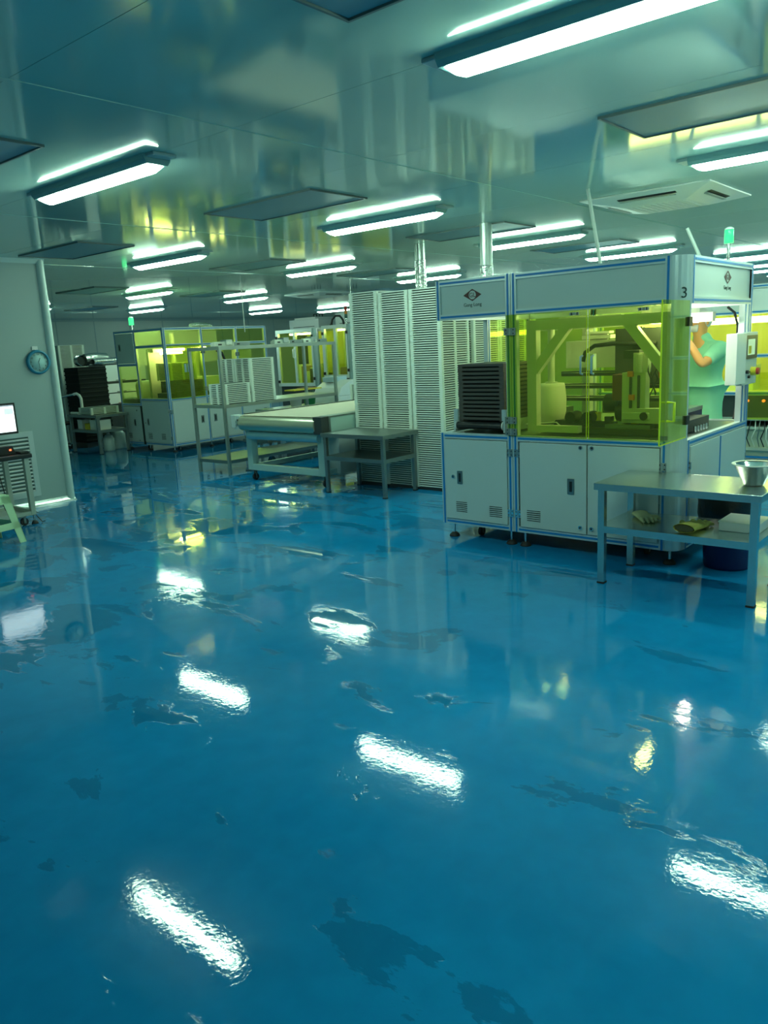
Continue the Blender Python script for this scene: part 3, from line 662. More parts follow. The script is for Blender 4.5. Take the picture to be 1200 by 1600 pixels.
for k in range(24):   # the stack behind the taller rack stack, turned a quarter
    mb._add([(7.71-v.y, 8.885+v.x, .962+k*.025+v.z) for v in sm.v], sm.f, 0)
mb.m += []
mb.m = [1 if (q % len(base.f)) >= len(base.f)-6 else 0 for q in range(len(mb.f))]
build('tray_stacks_behind', mb, [TRAY, TRAYIN], org=(8.0, 8.0, 0), label='further white slatted trays stacked behind machine number 3, behind the conveyor and at the far left', cat='trays', kind='stuff')

# brown trays in the left bay of machine number 3
bm_ = tray_mesh(.44, .44, .0335, .021)
b0 = build('brown_slatted_tray', bm_, [BROWN, DARKGAP])
tray_stack(5.47, 3.345, .99, 14, 'dark brown slatted tray in the stack inside the open bay of machine number 3', 'brown trays in the machine bay', first=b0, p=.0335, mesh=b0.data, name='brown_slatted_tray', seed=5, top='topmost dark brown slatted tray in the open bay of machine number 3')

# ------------------------------------------------------------------ stainless work tables
def steel_table(x0, x1, y0, y1, zt, zs, lab, lw=.045, m_=STEEL, name='steel_table'):
    T = thing(name, lab, 'table', ((x0+x1)/2, (y0+y1)/2, 0))
    mb = MB(); mb.box(x0-.02, x1+.02, y0-.02, y1+.02, zt-.012, zt); mb.box(x0-.02, x1+.02, y0-.02, y0-.005, zt-.045, zt); mb.box(x0-.02, x1+.02, y1+.005, y1+.02, zt-.045, zt)
    mb.box(x0-.02, x0-.005, y0-.02, y1+.02, zt-.045, zt); mb.box(x1+.005, x1+.02, y0-.02, y1+.02, zt-.045, zt); build('table_top', mb, m_, T, bevel=.002)
    mb = MB(); mb.box(x0, x1, y0, y1, zs-.01, zs)
    for (a, b, c, d) in ((x0, x0+.02, y0, y1), (x1-.02, x1, y0, y1), (x0, x1, y0, y0+.02), (x0, x1, y1-.02, y1)): mb.box(a, b, c, d, zs-.045, zs)
    build('shelf', mb, m_, T)
    for (x, y) in ((x0, y0), (x1-lw, y0), (x0, y1-lw), (x1-lw, y1-lw)):
        mb = MB(); mb.box(x, x+lw, y, y+lw, .0, zt-.012); l = build('leg', mb, m_, T, bevel=.002)
        mb = MB(); mb.box(x-.002, x+lw+.002, y-.002, y+lw+.002, 0, .012); build('foot_cap', mb, RUB, l)
    return T
steel_table(4.77, 5.30, 1.215, 2.21, .69, .40, 'stainless steel table in the right foreground in front of machine number 3')
steel_table(6.38, 6.96, 5.42, 6.32, .695, .43, 'dull steel table standing before the tall white tray stacks', .04, STEELD)

# things on and by the front table
T = thing('metal_bowl', 'shiny tapered metal bowl on the right end of the foreground table', 'bowl', (5.08, 1.30, .69))
mb = MB(); mb.lathe([(0, .003), (.055, .003), (.060, .006), (.115, .125), (.128, .13), (.128, .134), (.112, .130), (.057, .010), (0, .008)], (5.08, 1.33, .69), 36); build('bowl_wall', mb, CHROME, T)
mb = MB(); mb.lathe([(.112, .128), (.130, .130), (.131, .136), (.112, .135)], (5.08, 1.33, .69), 36); build('rim', mb, MILK, T)
def glove(x, y, z, rz, lab, m_, s=1.0, hollow=False):
    t = thing('work_glove', lab, 'glove', (x, y, z), rz)
    # palm and cuff as a flattened bag
    mb = MB(); prof = [(-.10, .050, .020), (-.06, .045, .020), (-.01, .048, .018), (.035, .046, .014)]
    n_ = 12; vs = []
    for (u, wd, h) in prof:
        for k in range(n_):
            a = 2*PI*k/n_; vs.append((u*s, math.cos(a)*wd*s, h*s + math.sin(a)*h*s*.98))
    fs = [(i*n_+k, i*n_+(k+1) % n_, (i+1)*n_+(k+1) % n_, (i+1)*n_+k) for i in range(3) for k in range(n_)] + [tuple(range(3*n_, 4*n_))]
    mb._add(vs, fs, 0, True); build('palm', mb, m_, t)
    mb = MB(); mb._add([(-.099*s, math.cos(2*PI*k/n_)*.044*s, .020*s+math.sin(2*PI*k/n_)*.015*s) for k in range(n_)], [tuple(range(n_))]); build('cuff_opening', mb, mat('glove_inside', (.05,.05,.02), .9), t)
    for k in range(4):
        yy = (-.034+.0225*k)*s; ln = (.052, .066, .062, .045)[k]*s
        mb = MB(); mb.tube([(.028*s, yy, .014*s), (.034*s+ln*.5, yy*1.1, .020*s), (.034*s+ln, yy*1.15, .010*s)], [.011*s, .0105*s, .007*s], 8); build('finger', mb, m_, t)
    mb = MB(); mb.tube([(-.02*s, .040*s, .014*s), (.01*s, .066*s, .018*s), (.035*s, .075*s, .010*s)], [.013*s, .012*s, .008*s], 8); build('thumb', mb, m_, t)
glove(5.06, 2.0, .40, PI+.7, 'pale yellow knitted glove on the left of the foreground table shelf', GLOVEP, 1.15)
glove(4.97, 1.64, .40, -.15, 'yellow work glove on the table shelf with its open cuff towards the viewer', GLOVE, 1.45)
T = thing('white_carton', 'white flat carton on the right end of the table shelf', 'box', (5.12, 1.33, .40))
mb = MB(); mb.box(4.99, 5.245, 1.265, 1.50, .401, .455); build('box_body', mb, WHITE, T, bevel=.003)
mb = MB(); mb.box(4.985, 5.25, 1.262, 1.505, .455, .462); build('lid', mb, MILK, T, bevel=.002)
T = thing('waste_bin', 'navy waste bin with a black liner, behind the foreground table', 'bin', (5.62, 1.63, 0))
mb = MB(); mb.lathe([(0, .0), (.15, .0), (.155, .02), (.185, .50), (.20, .52), (.18, .52), (.15, .05), (0, .04)], (5.60, 1.62, 0), 28); build('bin_body', mb, NAVY, T)
mb = MB(); mb.lathe([(.178, .36), (.196, .34), (.205, .38), (.202, .46), (.212, .53), (.207, .555), (.19, .55), (.17, .45), (.14,.30), (0,.28)], (5.60, 1.62, 0), 28); build('black_liner', mb, mat('black_bag', (.012,.014,.014), .3, bump=.5, bscale=25), T)

# ------------------------------------------------------------------ rack behind the belt conveyor
def rack(x0, x1, y0, y1, zt, zm, zl):
    T = thing('steel_rack', 'open stainless steel rack carrying white trays behind the belt conveyor', 'rack', ((x0+x1)/2, (y0+y1)/2, 0)); lw = .04
    for (x, y) in ((x0, y0), (x0, y1-lw), (x1-lw, y0), (x1-lw, y1-lw)):
        mb = MB(); mb.box(x, x+lw, y, y+lw, 0, zt); build('upright', mb, RACKM, T, bevel=.002)
    for nm, z in (('top_rail', zt), ('middle_shelf', zm), ('bottom_shelf', zl)):
        mb = MB()
        for (a, b, c, d) in ((x0+lw, x1-lw, y0, y0+.03), (x0+lw, x1-lw, y1-.03, y1), (x0, x0+.03, y0+lw, y1-lw), (x1-.03, x1, y0+lw, y1-lw)): mb.box(a, b, c, d, z-.045, z)
        if nm != 'top_rail': mb.box(x0+.01, x1-.01, y0+.01, y1-.01, z-.004, z+.001)
        build(nm, mb, RACKM if nm != 'bottom_shelf' else STEELD, T)
    return T
rack(6.73, 8.98, 8.50, 9.20, 1.74, .96, .20)
smt = build('slatted_tray', tray_mesh(.35, .44), [TRAY, TRAYIN])
tray_stack(7.235, 8.525, .962, 11, 'white slatted tray in the low stack at the near end of the rack', 'trays in the low rack stack', seed=11, rz=PI/2, first=smt, mesh=smt.data, top='topmost white slatted tray of the low stack on the rack')
tray_stack(7.71, 8.525, .962, 24, 'white slatted tray in the taller stack in the middle of the rack', 'trays in the taller rack stack', seed=12, rz=PI/2, mesh=smt.data, top='topmost white slatted tray of the taller stack on the rack')
def actuator(x, y, z, ln, lab):
    t = thing('metal_actuator', lab, 'machine part', (x, y, z))
    mb = MB(); mb.box(x, x+ln*.55, y, y+.09, z, z+.045); mb.box(x+.02, x+ln*.5, y+.02, y+.07, z+.045, z+.060); build('rail_body', mb, mat('pale_machined_part', (.62,.66,.58), .35, .3), t, bevel=.003)
    mb = MB(); mb.box(x+ln*.3, x+ln*.48, y-.02, y+.11, z+.01, z+.085); build('carriage', mb, STEEL, t, bevel=.004)
    mb = MB(); mb.box(x+ln*.56, x+ln, y, y+.10, z, z+.05); mb.cyl((x+ln*.75, y-.002, z+.026), (x+ln*.75, y+.0, z+.026), .016, 12); build('end_block', mb, STEELD, t, bevel=.003)
    mb = MB(); mb.box(x+ln*.1, x+ln*.2, y-.001, y, z+.012, z+.032); mb.box(x+ln*.62, x+ln*.70, y-.001, y, z+.012, z+.032); build('slot', mb, BLACK, t)
actuator(6.76, 8.62, 1.741, .62, 'pale machined slide unit lying on the near end of the rack top')
actuator(7.78, 8.55, 1.741, .55, 'pale machined slide rail lying on the middle of the rack top')
actuator(8.36, 8.55, 1.741, .50, 'pale machined slide rail lying on the far end of the rack top')

# ------------------------------------------------------------------ belt conveyor
def conveyor():
    T = thing('belt_conveyor', 'wide belt conveyor with a cream belt and big steel end roller', 'conveyor', (8.0, 7.2, 0))
    x0, x1, y0, y1, zt = 6.46, 11.3, 6.52, 7.92, .86
    R_ = .098
    # belt loop
    mb = MB(); prof = []
    for k in range(13):
        a = PI/2 + PI*k/12; prof.append((x0+R_+math.cos(a)*(R_+.003), zt-R_-.0+math.sin(a)*(R_+.003)))
    poly = [(x0+R_-.03, zt-.004), (x1, zt-.004), (x1, zt+.003), (x0+R_-.02, zt+.003), (x0+R_-.045, zt-.004)]
    mb.prism(poly, y0+.03, y1-.03, lambda u, v, z: (u, z, v)); o = build('belt', mb, CREAM, T)
    mb = MB(); mb.tube([(x0+R_-.012, y0+.02, zt-R_-.006), (x0+R_-.012, y1-.02, zt-R_-.006)], R_, 32); build('end_roller', mb, mat('steel_roller', (.62,.62,.48), .30, .75), T)
    mb = MB(); mb.tube([(x0+.10, y0+.03, zt-.258), (x0+.10, y1-.10, zt-.258)], .054, 24); build('return_roller', mb, mat('blue_grey_roller', (.35,.60,.66), .3, .3), T)
    # side plates
    mb = MB(); mb.box(x0+.02, x0+.30, y1-.02, y1+.09, zt-.18, zt-.01); mb.box(x0+.0, x0+.14, y1+.05, y1+.12, zt-.16, zt-.0); build('bearing_plate', mb, PANEL, T, bevel=.003)
    mb = MB(); mb.box(x0+.02, x0+.10, y1-.005, y1+.03, zt-.13, zt-.05); mb.cyl((x0+.01,y1+.02,zt-.09),(x0+.06,y1+.02,zt-.09), .028, 12); build('tension_screw', mb, STEEL, T)
    mb = MB(); mb.box(x0+.12, x1, y1-.03, y1, zt-.15, zt+.012); mb.box(x0+.12, x1, y1-.035, y1+.005, zt+.012, zt+.018, 1); build('far_side_beam', mb, [DGREY, STEELD], T)
    mb = MB(); mb.box(x0+.01, x0+.13, y0-.10, y0+.04, zt-.20, zt+.004); build('near_bearing_plate', mb, DGREY, T, bevel=.003)
    mb = MB(); mb.box(x0+.13, x1, y0-.10, y0-.06, zt-.18, zt-.012); build('near_side_panel', mb, TEAL, T)
    mb = MB(); mb.box(x0+.13, x1, y0-.105, y0+.04, zt-.012, zt+.006); mb.box(x0+.13, x0+.16, y0-.107, y0-.058, zt-.18, zt, 0); build('near_top_rail', mb, STEELD, T)
    # frame
    for (x, y, yy) in ((x0+.12, y1-.10, y1), (x0+.12, y0, y0+.10), (9.2, y1-.10, y1), (9.2, y0, y0+.1)):
        mb = MB(); mb.box(x, x+.10, y, yy, .14, zt-.17); build('leg', mb, TEAL, T, bevel=.004)
    mb = MB(); mb.box(x0+.12, x0+.20, y0+.10, y1-.10, .14, .22); mb.box(x0+.12, x0+.20, y0, y1, .56, .60); build('cross_beam', mb, TEAL, T, bevel=.003)
    for ya in (y1-.06, y0+.02):
        mb = MB(); mb.box(x0+.20, 9.2, ya, ya+.04, .15, .21); build('long_beam', mb, TEAL, T)
    for (x, y) in ((x0+.16, y1-.06), (x0+.16, y0+.05), (9.24, y1-.06), (9.24, y0+.05)): caster(T, x, y, .14, .045)
    mb = MB(); mb.box(x0+.35, x0+.75, y0-.04, y0+.20, .14, .66); build('drive_cabinet', mb, PANEL, T, bevel=.004)
    return T
conveyor()
# low cart behind conveyor with trays
T = thing('low_cart', 'low steel cart with casters seen beneath the belt conveyor', 'cart', (9.0, 8.9, 0))
T.location = (9.3, 9.6, 0); ORG[T.name] = Vector((9.3, 9.6, 0))
mb = MB(); mb.box(8.2, 10.8, 9.35, 9.95, .22, .27); build('platform', mb, STEELD, T)
for (x, y) in ((8.3,9.42),(9.2,9.42),(10.0,9.42),(10.7,9.42),(8.3,9.88),(10.7,9.88)): caster(T, x, y, .22, .07)

# ------------------------------------------------------------------ far left machine
def machine_left():
    T = thing('production_machine', 'far left aluminium framed machine with yellow glass panels and a green beacon on top', 'machine', (8.9, 12.4, 0))
    FX = ('x', 7.95); FY = ('y', 11.5); XR = 10.25; YL = 13.0; w_ = .045
    zb, zc, zm, zt = .11, .93, 1.80, 2.12; XL = 7.95; YN = 11.5
    # face x = 7.95 : columns y 13.0 | 12.35 | 11.5
    fprof(T, FX, YL-w_, YL, zb, zt); fprof(T, FX, 12.34, 12.385, zb, zt); fprof(T, FX, YN, YN+w_, zb, zt)
    for (a, b, zz) in ((12.385, YL-w_, (zb, 1.50, zt-w_, .80)), (YN+w_, 12.34, (zb, zc-w_, zm, zt-w_))):
        for z in zz: fprof(T, FX, a, b, z, z+w_)
    door(T, FX, 12.39, YL-w_, 1.55, zt-w_-.005, (), (12.83,1.83,.12,.06), ())
    pane(T, FX, 12.385, YL-w_, .845, 1.50)
    pane(T, FX, YN+w_, 12.34, zc, zm); pane(T, FX, YN+w_, 12.34, zm+w_, zt-w_)
    door(T, FX, 12.39, 12.93, zb+.05, .79, ((12.74,12.85,.22,6),), (12.6,.5,.12,.05), ((12.5,.72),(12.5,.18)))
    mb = MB(); fbox(mb, FX, 12.335, 12.39, zb, .80, -.01, .013); build('dark_slot', mb, DARKGAP, T)
    door(T, FX, YN+.05, 12.33, zb+.05, zc-.05, ((12.10,12.22,.22,7),(11.70,11.82,.22,7)), (12.18,.52,.12,.05), ((12.26,.50),))
    for z in (.72, .25): hinge(T, FX, YN+.05, z, .06, .06)
    # face y = 11.5
    fprof(T, FY, XL, XL+w_, zb, zt)
    cols = [8.72, 9.50, XR-w_]
    for c in cols: fprof(T, FY, c, c+w_, zb, zt)
    e = [XL+w_] + cols
    for i in range(3):
        a = e[i] if i == 0 else e[i]+w_; b = e[i+1]
        for z in (zb, zc-w_, zm, zt-w_): fprof(T, FY, a, b, z, z+w_)
        door(T, FY, a+.005, b-.005, zb+.05, zc-.05, (), ((b-.12 if i != 1 else a+.12), .52, .13, .06), ())
        pane(T, FY, a, b, zc, zm); pane(T, FY, a, b, zm+w_, zt-w_)
    for (u, z) in ((8.74, 1.70), (8.74, 1.05), (9.52, 1.62), (XL+.03, .7)): hinge(T, FY, u, z, .08, .07)
    # two big yellow doors pulled in front
    for u0, u1, uh in ((8.0, 8.36, 8.33), (8.365, 8.72, 8.40)):
        mb = MB(); fbox(mb, FY, u0, u1, zc-.01, zm+.02, .005, .011); d = build('glass_door', mb, YG, T)
        mb = MB(); fbox(mb, FY, uh-.02, uh+.02, 1.36, 1.50, .011, .03); build('door_handle', mb, mat('blue_grey_handle', (.35,.5,.62), .3), d)
    # back, top
    mb = MB(); mb.box(XR-.02, XR, YN+w_, YL, zb, zc); mb.box(XL, XR, YL-.02, YL-.002, zb, zc); mb.box(XL+.03, XR, YL-.02, YL-.002, 1.5, zt); build('rear_panel', mb, PANEL, T)
    mb = MB(); mb.box(XL+.04, XR-.02, YN+.04, YL-.03, zc-.03, zc-.02); build('deck_plate', mb, DGREY, T)
    mb = MB(); mb.box(XL+.04, XR-.02, YN+.04, YL-.03, zt-.02, zt-.012); build('roof_panel', mb, CLEARP, T)
    mb = MB(); mb.box(XL+.04, XR, YN+.04, YL-.03, zb, zb+.01); build('base_plate', mb, DGREY, T)
    for (x, y) in ((8.0,11.56),(8.0,12.3),(8.0,12.9),(8.8,11.56),(9.6,11.56),(10.15,11.56),(10.15,12.9)): foot(T, x, y, .11)
    for (x, y) in ((8.15,11.65),(8.1,12.5),(9.3,11.65)): caster(T, x, y, .11)
    # inside
    mb = MB(); mb.box(8.30, 8.72, 12.0, 12.06, 1.78, 1.80); lh = build('interior_lamp', mb, WHITE, T)
    mb = MB(); mb.tube([(8.28,12.03,1.755),(8.74,12.03,1.755)], .022, 10); mb.tube([(8.28,12.10,1.70),(8.74,12.10,1.70)], .022, 10); build('lamp_tube', mb, MACHLAMP, lh)
    mb = MB(); mb.tube([(9.2,12.0,1.77),(9.2,12.5,1.77)], .014, 10); mb.tube([(9.95,12.0,1.77),(9.95,12.5,1.77)], .014, 10); build('lamp_tube', mb, MLAMP2, T)
    mb = MB(); mb.lathe([(0,0),(.14,0),(.17,.05),(.18,.30),(.15,.38),(0,.38)], (8.25, 12.62, .85), 20); build('milky_tank', mb, MILK, T)
    mb = MB(); mb.box(8.2, 8.5, 12.36, 12.42, .9, 1.78); mb.box(8.75, 8.81, 12.4, 12.46, .9, 2.05); mb.box(9.1, 9.16, 12.2, 12.26, .9, 1.78); mb.box(9.7,9.76,12.2,12.26,.9,1.78); mb.box(8.2, 10.0, 12.2, 12.28, 1.72, 1.78); mb.box(9.8, 10.2, 11.9, 12.0, 1.2, 1.7); build('inner_frame', mb, mat('gantry_paint', (.5,.5,.4), .4), T)
    mb = MB(); mb.box(8.2, 8.95, 11.68, 12.2, .92, 1.0); mb.box(8.2,8.5,11.6,11.66,.93,1.03); build('work_bed', mb, DGREY, T)
    mb = MB(); mb.box(9.0, 9.4, 11.8, 12.2, .92, 1.25); mb.box(9.65, 9.9, 11.7, 12.0, .92, 1.3); build('inner_casing', mb, WHITE, T)
    mb = MB(); mb.tube([(9.0,11.44,1.70),(9.1,11.42,1.66),(9.17,11.42,1.5),(9.2,11.43,1.28)], .022, 10); build('cable_hose', mb, RUB, T)
    return T
machine_left()
bb = build('brown_slatted_tray', tray_mesh(.70, .40, .033, .020), [BROWN, DARKGAP])
tray_stack(8.22, 11.70, 1.012, 6, 'dark brown slatted tray behind the yellow doors of the far left machine', 'brown trays in the far left machine', top='topmost brown slatted tray behind the yellow doors of the far left machine', first=bb, mesh=bb.data, p=.033, name='brown_slatted_tray', seed=31)
T = thing('foil_duct_piece', 'crumpled silver foil duct lying on the roof of the far left machine', 'duct', (9.1, 12.0, 2.12))
mb = MB(); mb.tube([(8.9,12.0,2.17),(9.05,12.02,2.175),(9.25,12.0,2.17),(9.4,12.02,2.16)], [.03,.045,.04,.02], 12); build('foil_sleeve', mb, FOIL, T)

# ------------------------------------------------------------------ small table, chair, jugs, black crate stack and boxes at far left
steel_table(7.26, 7.86, 12.72, 13.68, .69, .42, 'dark steel table with a tray pile and curved lamp at the far left', .05, STEELD)
T = thing('gooseneck_lamp', 'white tube lamp with a bent neck on the far left table', 'lamp', (7.32, 13.42, .69))
mb = MB(); mb.lathe([(0,0),(.05,0),(.05,.02),(.02,.03),(0,.03)], (7.4,13.42,.691), 16); build('base', mb, WHITE, T)
mb = MB(); mb.tube([(7.4,13.42,.70),(7.4,13.42,.97),(7.39,13.45,1.03),(7.38,13.52,1.06),(7.36,13.58,1.05)], .026, 12); build('neck', mb, WHITE, T)
mb = MB(); mb.tube([(7.36,13.57,1.05),(7.30,13.98,1.00)], .022, 12); build('tube', mb, CHROME, T)
T = thing('paper_roll', 'small white roll lying at the left edge of the far left table', 'roll', (7.3, 13.55, .69))
mb = MB(); mb.tube([(7.30,13.38,.715),(7.30,13.64,.715)], .024, 14); build('roll_body', mb, WHITE, T); mb = MB(); mb.tube([(7.30,13.375,.715),(7.30,13.38,.715)], .008, 8); build('core', mb, CARD, T)
for (x, y, a, b, h, m_, lab) in ((7.45, 13.50, .18, .16, .16, WHITE, 'white carton at the left end of the far left table shelf'), (7.40, 13.22, .12, .16, .10, YEL, 'yellow box on the far left table shelf'), (7.45, 12.95, .24, .30, .17, MILK, 'pale long box at the right of the far left table shelf')):
    T = thing('shelf_box', lab, 'box', (x, y, .42)); mb = MB(); mb.box(x-a/2, x+a/2, y-b/2, y+b/2, .421, .42+h); build('box_body', mb, m_, T, bevel=.004)
    mb = MB(); mb.box(x-a/2-.003, x+a/2+.003, y-b/2-.003, y+b/2+.003, .42+h, .42+h+.008); build('lid', mb, m_, T, bevel=.002)
def jug(x, y, r, h, lab):
    T = thing('water_container', lab, 'container', (x, y, 0)); mb = MB()
    mb.lathe([(0,0),(r*.95,0),(r,.02),(r,h*.75),(r*.6,h*.95),(r*.3,h),(0,h)], (x, y, 0), 20); build('tank', mb, mat('hazy_plastic', (.45,.58,.56), .3), T)
    mb = MB(); mb.cyl((x,y,h),(x,y,h+.03), r*.3, 14); build('cap', mb, WHITE, T)
jug(7.94, 13.24, .14, .36, 'hazy plastic water container standing under the far left table, the larger one'); jug(7.66, 13.1, .10, .30, 'small hazy plastic bucket under the far left table beside the larger container')
T = thing('office_chair', 'office chair with chrome star base partly behind the clock wall corner', 'chair', (7.35, 14.4, 0))
mb = MB()
for k in range(5):
    a = 2*PI*k/5+.3; mb.bar((7.35,14.4,.10), (7.35+.27*math.cos(a), 14.4+.27*math.sin(a), .07), .035, .025)
build('star_base', mb, CHROME, T)
for k in range(5):
    a = 2*PI*k/5+.3; x, y = 7.35+.27*math.cos(a), 14.4+.27*math.sin(a)
    mb = MB(); mb.cyl((x,y-.02,.03),(x,y+.02,.03), .03, 12); build('caster', mb, BLACK, T)
mb = MB(); mb.cyl((7.35,14.4,.1),(7.35,14.4,.46), .03, 12); build('column', mb, BLACK, T)
mb = MB(); mb.box(7.12,7.58,14.17,14.63,.46,.53); build('seat', mb, BLACK, T, bevel=.03)
T = thing('black_crate_tower', 'tall black ribbed crate tower topped with silver foil hoses at the far left', 'crate', (7.98, 14.1, 0))
mb = MB(); mb.box(7.70, 8.28, 13.95, 14.45, .10, 1.52)
for k in range(17): mb.box(7.692, 8.288, 13.942, 14.458, .12+k*.083, .15+k*.083)
build('crate_body', mb, mat('black_ribbed', (.012,.016,.015), .6, spec=.15), T, bevel=.006)
mb = MB(); mb.box(7.72,8.26,13.97,14.43,0,.10); build('plinth', mb, DGREY, T)
T = thing('foil_hose_bundle', 'bundle of silver foil hoses lying on top of the black crate tower', 'hose', (7.95, 14.2, 1.52))
for (p, r_) in (([(7.80,13.92,1.64),(7.86,14.15,1.64),(8.1,14.3,1.64)], .10), ([(8.0,13.90,1.61),(8.25,13.98,1.615),(8.5,14.05,1.62),(8.62,14.1,1.62)], .055), ([(8.0,14.2,1.66),(8.25,14.2,1.68),(8.5,14.25,1.66)], .10)):
    pts = [];
    for i in range(len(p)-1):
        for k in range(10): pts.append(Vector(p[i]).lerp(Vector(p[i+1]), k/10))
    mb = MB(); mb.tube(pts, [r_*(1+.07*(k % 2)) for k in range(len(pts))], 14, cap=False); h_ = build('foil_hose', mb, FOIL, T)
    mb = MB(); mb.tube([pts[0]+Vector((0,.02,0)), pts[0]+Vector((0,.025,0))], r_*.8, 14); build('hose_mouth', mb, DARKGAP, h_)
T = thing('white_drawer_cabinet', 'white cabinet with three drawer fronts between the black crate and the far left machine', 'cabinet', (8.62, 14.3, 0))
mb = MB(); mb.box(8.30, 9.2, 14.05, 14.6, .10, 1.55); build('cabinet_body', mb, DGREY, T)
for (z0, z1) in ((1.22,1.53),(1.0,1.17),(.78,.98)):
    mb = MB(); mb.box(8.31, 9.19, 14.0, 14.05, z0, z1); mb.box(8.295, 8.30, 14.02, 14.58, z0, z1); d = build('drawer_front', mb, WHITE, T, bevel=.004)
    mb = MB(); mb.box(8.5, 8.7, 13.99, 14.0, z0+.01, z0+.02); build('drawer_pull', mb, RED if z0 == .78 else DARKGAP, d)
mb = MB(); mb.box(8.32,9.18,14.1,14.58,0,.10); build('plinth', mb, BLACK, T)

# ------------------------------------------------------------------ white framed cabinets in the middle distance
def cabinet_white(x, y0, y1, depth, z0, z1, lab, split=True, corner=True, lampside=True):
    T = thing('glazed_machine_cabinet', lab, 'machine', (x+depth/2, (y0+y1)/2, 0)); FX = ('x', x); w_ = .07
    W2 = mat('white_aluminium', (.68,.76,.76), .35, .3)
    for (a, b) in ((y0, y0+w_), (y1-w_, y1)) + ((((y0+y1)/2-w_*.4, (y0+y1)/2+w_*.4),) if split else ()):
        mb = MB(); fbox(mb, FX, a, b, z0, z1, -.06, .004); build('frame_profile', mb, W2, T)
    for (a, b) in ((z0, z0+w_), (z1-w_, z1)):
        mb = MB(); fbox(mb, FX, y0, y1, a, b, -.06, .002); build('frame_profile', mb, W2, T)
    mb = MB(); mb.tube([(x+.05, y0-.02, z0-.02), (x+.05, y0-.02, z1)], .07, 20); build('corner_column', mb, mat('grey_corner', (.30,.42,.44), .3, .5), T)
    for (u, z) in ((y0+.02, z0+.16), (y0+.02, z1-.16), (y1-.03, z0+.10), (y1-.03, z1-.16)):
        mb = MB(); fbox(mb, FX, u-.03, u+.03, z-.03, z+.03, .004, .02); build('black_clip', mb, BLACK, T)
    pane(T, FX, y0+w_, y1-w_, z0+w_, z1-w_, -.03)
    # side glass towards -Y
    FYs = ('y', y0-.05)
    for (a, b) in ((x+depth-w_, x+depth),):
        mb = MB(); fbox(mb, FYs, a, b, z0, z1, -.05, .002); build('frame_profile', mb, W2, T)
    for (a, b) in ((z0, z0+w_), (z1-w_, z1)):
        mb = MB(); fbox(mb, FYs, x+.1, x+depth, a, b, -.05, .001); build('frame_profile', mb, W2, T)
    pane(T, FYs, x+.1, x+depth-w_, z0+w_, z1-w_, -.03)
    mb = MB(); mb.box(x, x+depth, y0, y1, z1-.01, z1); build('roof_panel', mb, W2, T)
    mb = MB(); mb.box(x+depth-.03, x+depth, y0, y1, z0, z1); build('rear_panel', mb, mat('yellow_lit_panel', (.62,.60,.22), .5), T)
    mb = MB(); mb.box(x+.05, x+depth, y0+.02, y1-.02, 0, z0); build('base_cabinet', mb, DGREY, T)
    mb = MB(); mb.tube([(x+.25, y0+.2, z1-.10), (x+.25, y1-.2, z1-.10)], .02, 10); build('interior_lamp', mb, MLAMP2, T)
    rnd = random.Random(int(y0*100)); ms = [WHITE, DGREY, CARD, MILK, mat('gantry_paint', (.5,.5,.4), .4)]
    for k in range(9):
        yy = rnd.uniform(y0+.1, y1-.35); zz = z0+.02 + rnd.random()*.45*(z1-z0); xx = x+rnd.uniform(.2, depth-.4)
        mb = MB(); mb.box(xx, xx+rnd.uniform(.08,.3), yy, yy+rnd.uniform(.08,.28), z0+.01, zz+.08); build('inner_unit', mb, ms[k % 5], T)
    mb = MB(); mb.tube([(x-.02, (y0+y1)/2, (z0+z1)/2+.0), (x-.06, (y0+y1)/2, (z0+z1)/2+.02), (x-.06, (y0+y1)/2, (z0+z1)/2+.18), (x-.02, (y0+y1)/2, (z0+z1)/2+.20)], .014, 8); build('door_handle', mb, WHITE, T)
    return T
cabinet_white(12.0, 11.98, 13.14, 1.0, .86, 2.07, 'white framed yellow-glass cabinet with a split door, left of the stack light cabinet')
cabinet_white(12.0, 10.98, 11.72, 1.5, 1.02, 2.10, 'white framed yellow-glass cabinet with a stack light, in the middle distance')
for (x, y0, y1, z0, z1, lab) in ((14.2, 13.95, 15.0, 2.08, 2.42, 'white blower box standing above the left white framed cabinet'), (14.2, 12.75, 13.38, 2.10, 2.50, 'white blower box beside the tall tray stacks, behind the stack light')):
    T = thing('blower_box', lab, 'ventilation unit', (x+.5, (y0+y1)/2, z0))
    mb = MB(); mb.box(x, x+1.0, y0, y1, z0+.04, z1-.05); build('casing', mb, WHITE, T, bevel=.01)
    mb = MB(); mb.box(x+.1, x+.9, y0+.2, y1-.1, z1-.05, z1); mb.box(x-.01, x, y0+.15, y1-.15, z0+.10, z0+.115, 1); build('top_plate', mb, [WHITE, DGREY], T)
    mb = MB()
    for yy in (y0+.15, y0+.35): mb.tube([(x+.3,yy,z1),(x+.3,yy,z1+.07),(x+.3,yy+.1,z1+.07),(x+.3,yy+.1,z1)], .015, 8)
    build('lifting_eye', mb, BLACK, T)
    mb = MB(); mb.box(x+.1, x+.9, y0+.1, y1-.1, 0, z0+.04); build('support_column', mb, DGREY, T)
T = thing('cable_hose', 'black hose arching over the right white framed cabinet', 'hose', (12.3, 11.3, 2.1))
mb = MB(); mb.tube([(12.2,11.62,2.106),(12.2,11.58,2.22),(12.2,11.48,2.29),(12.2,11.36,2.28),(12.2,11.28,2.20),(12.2,11.26,2.106)], .022, 10); build('hose_arc', mb, RUB, T)
mb = MB(); mb.cyl((12.2,11.62,2.106),(12.2,11.62,2.13), .035, 12); build('gland', mb, BLACK, T)
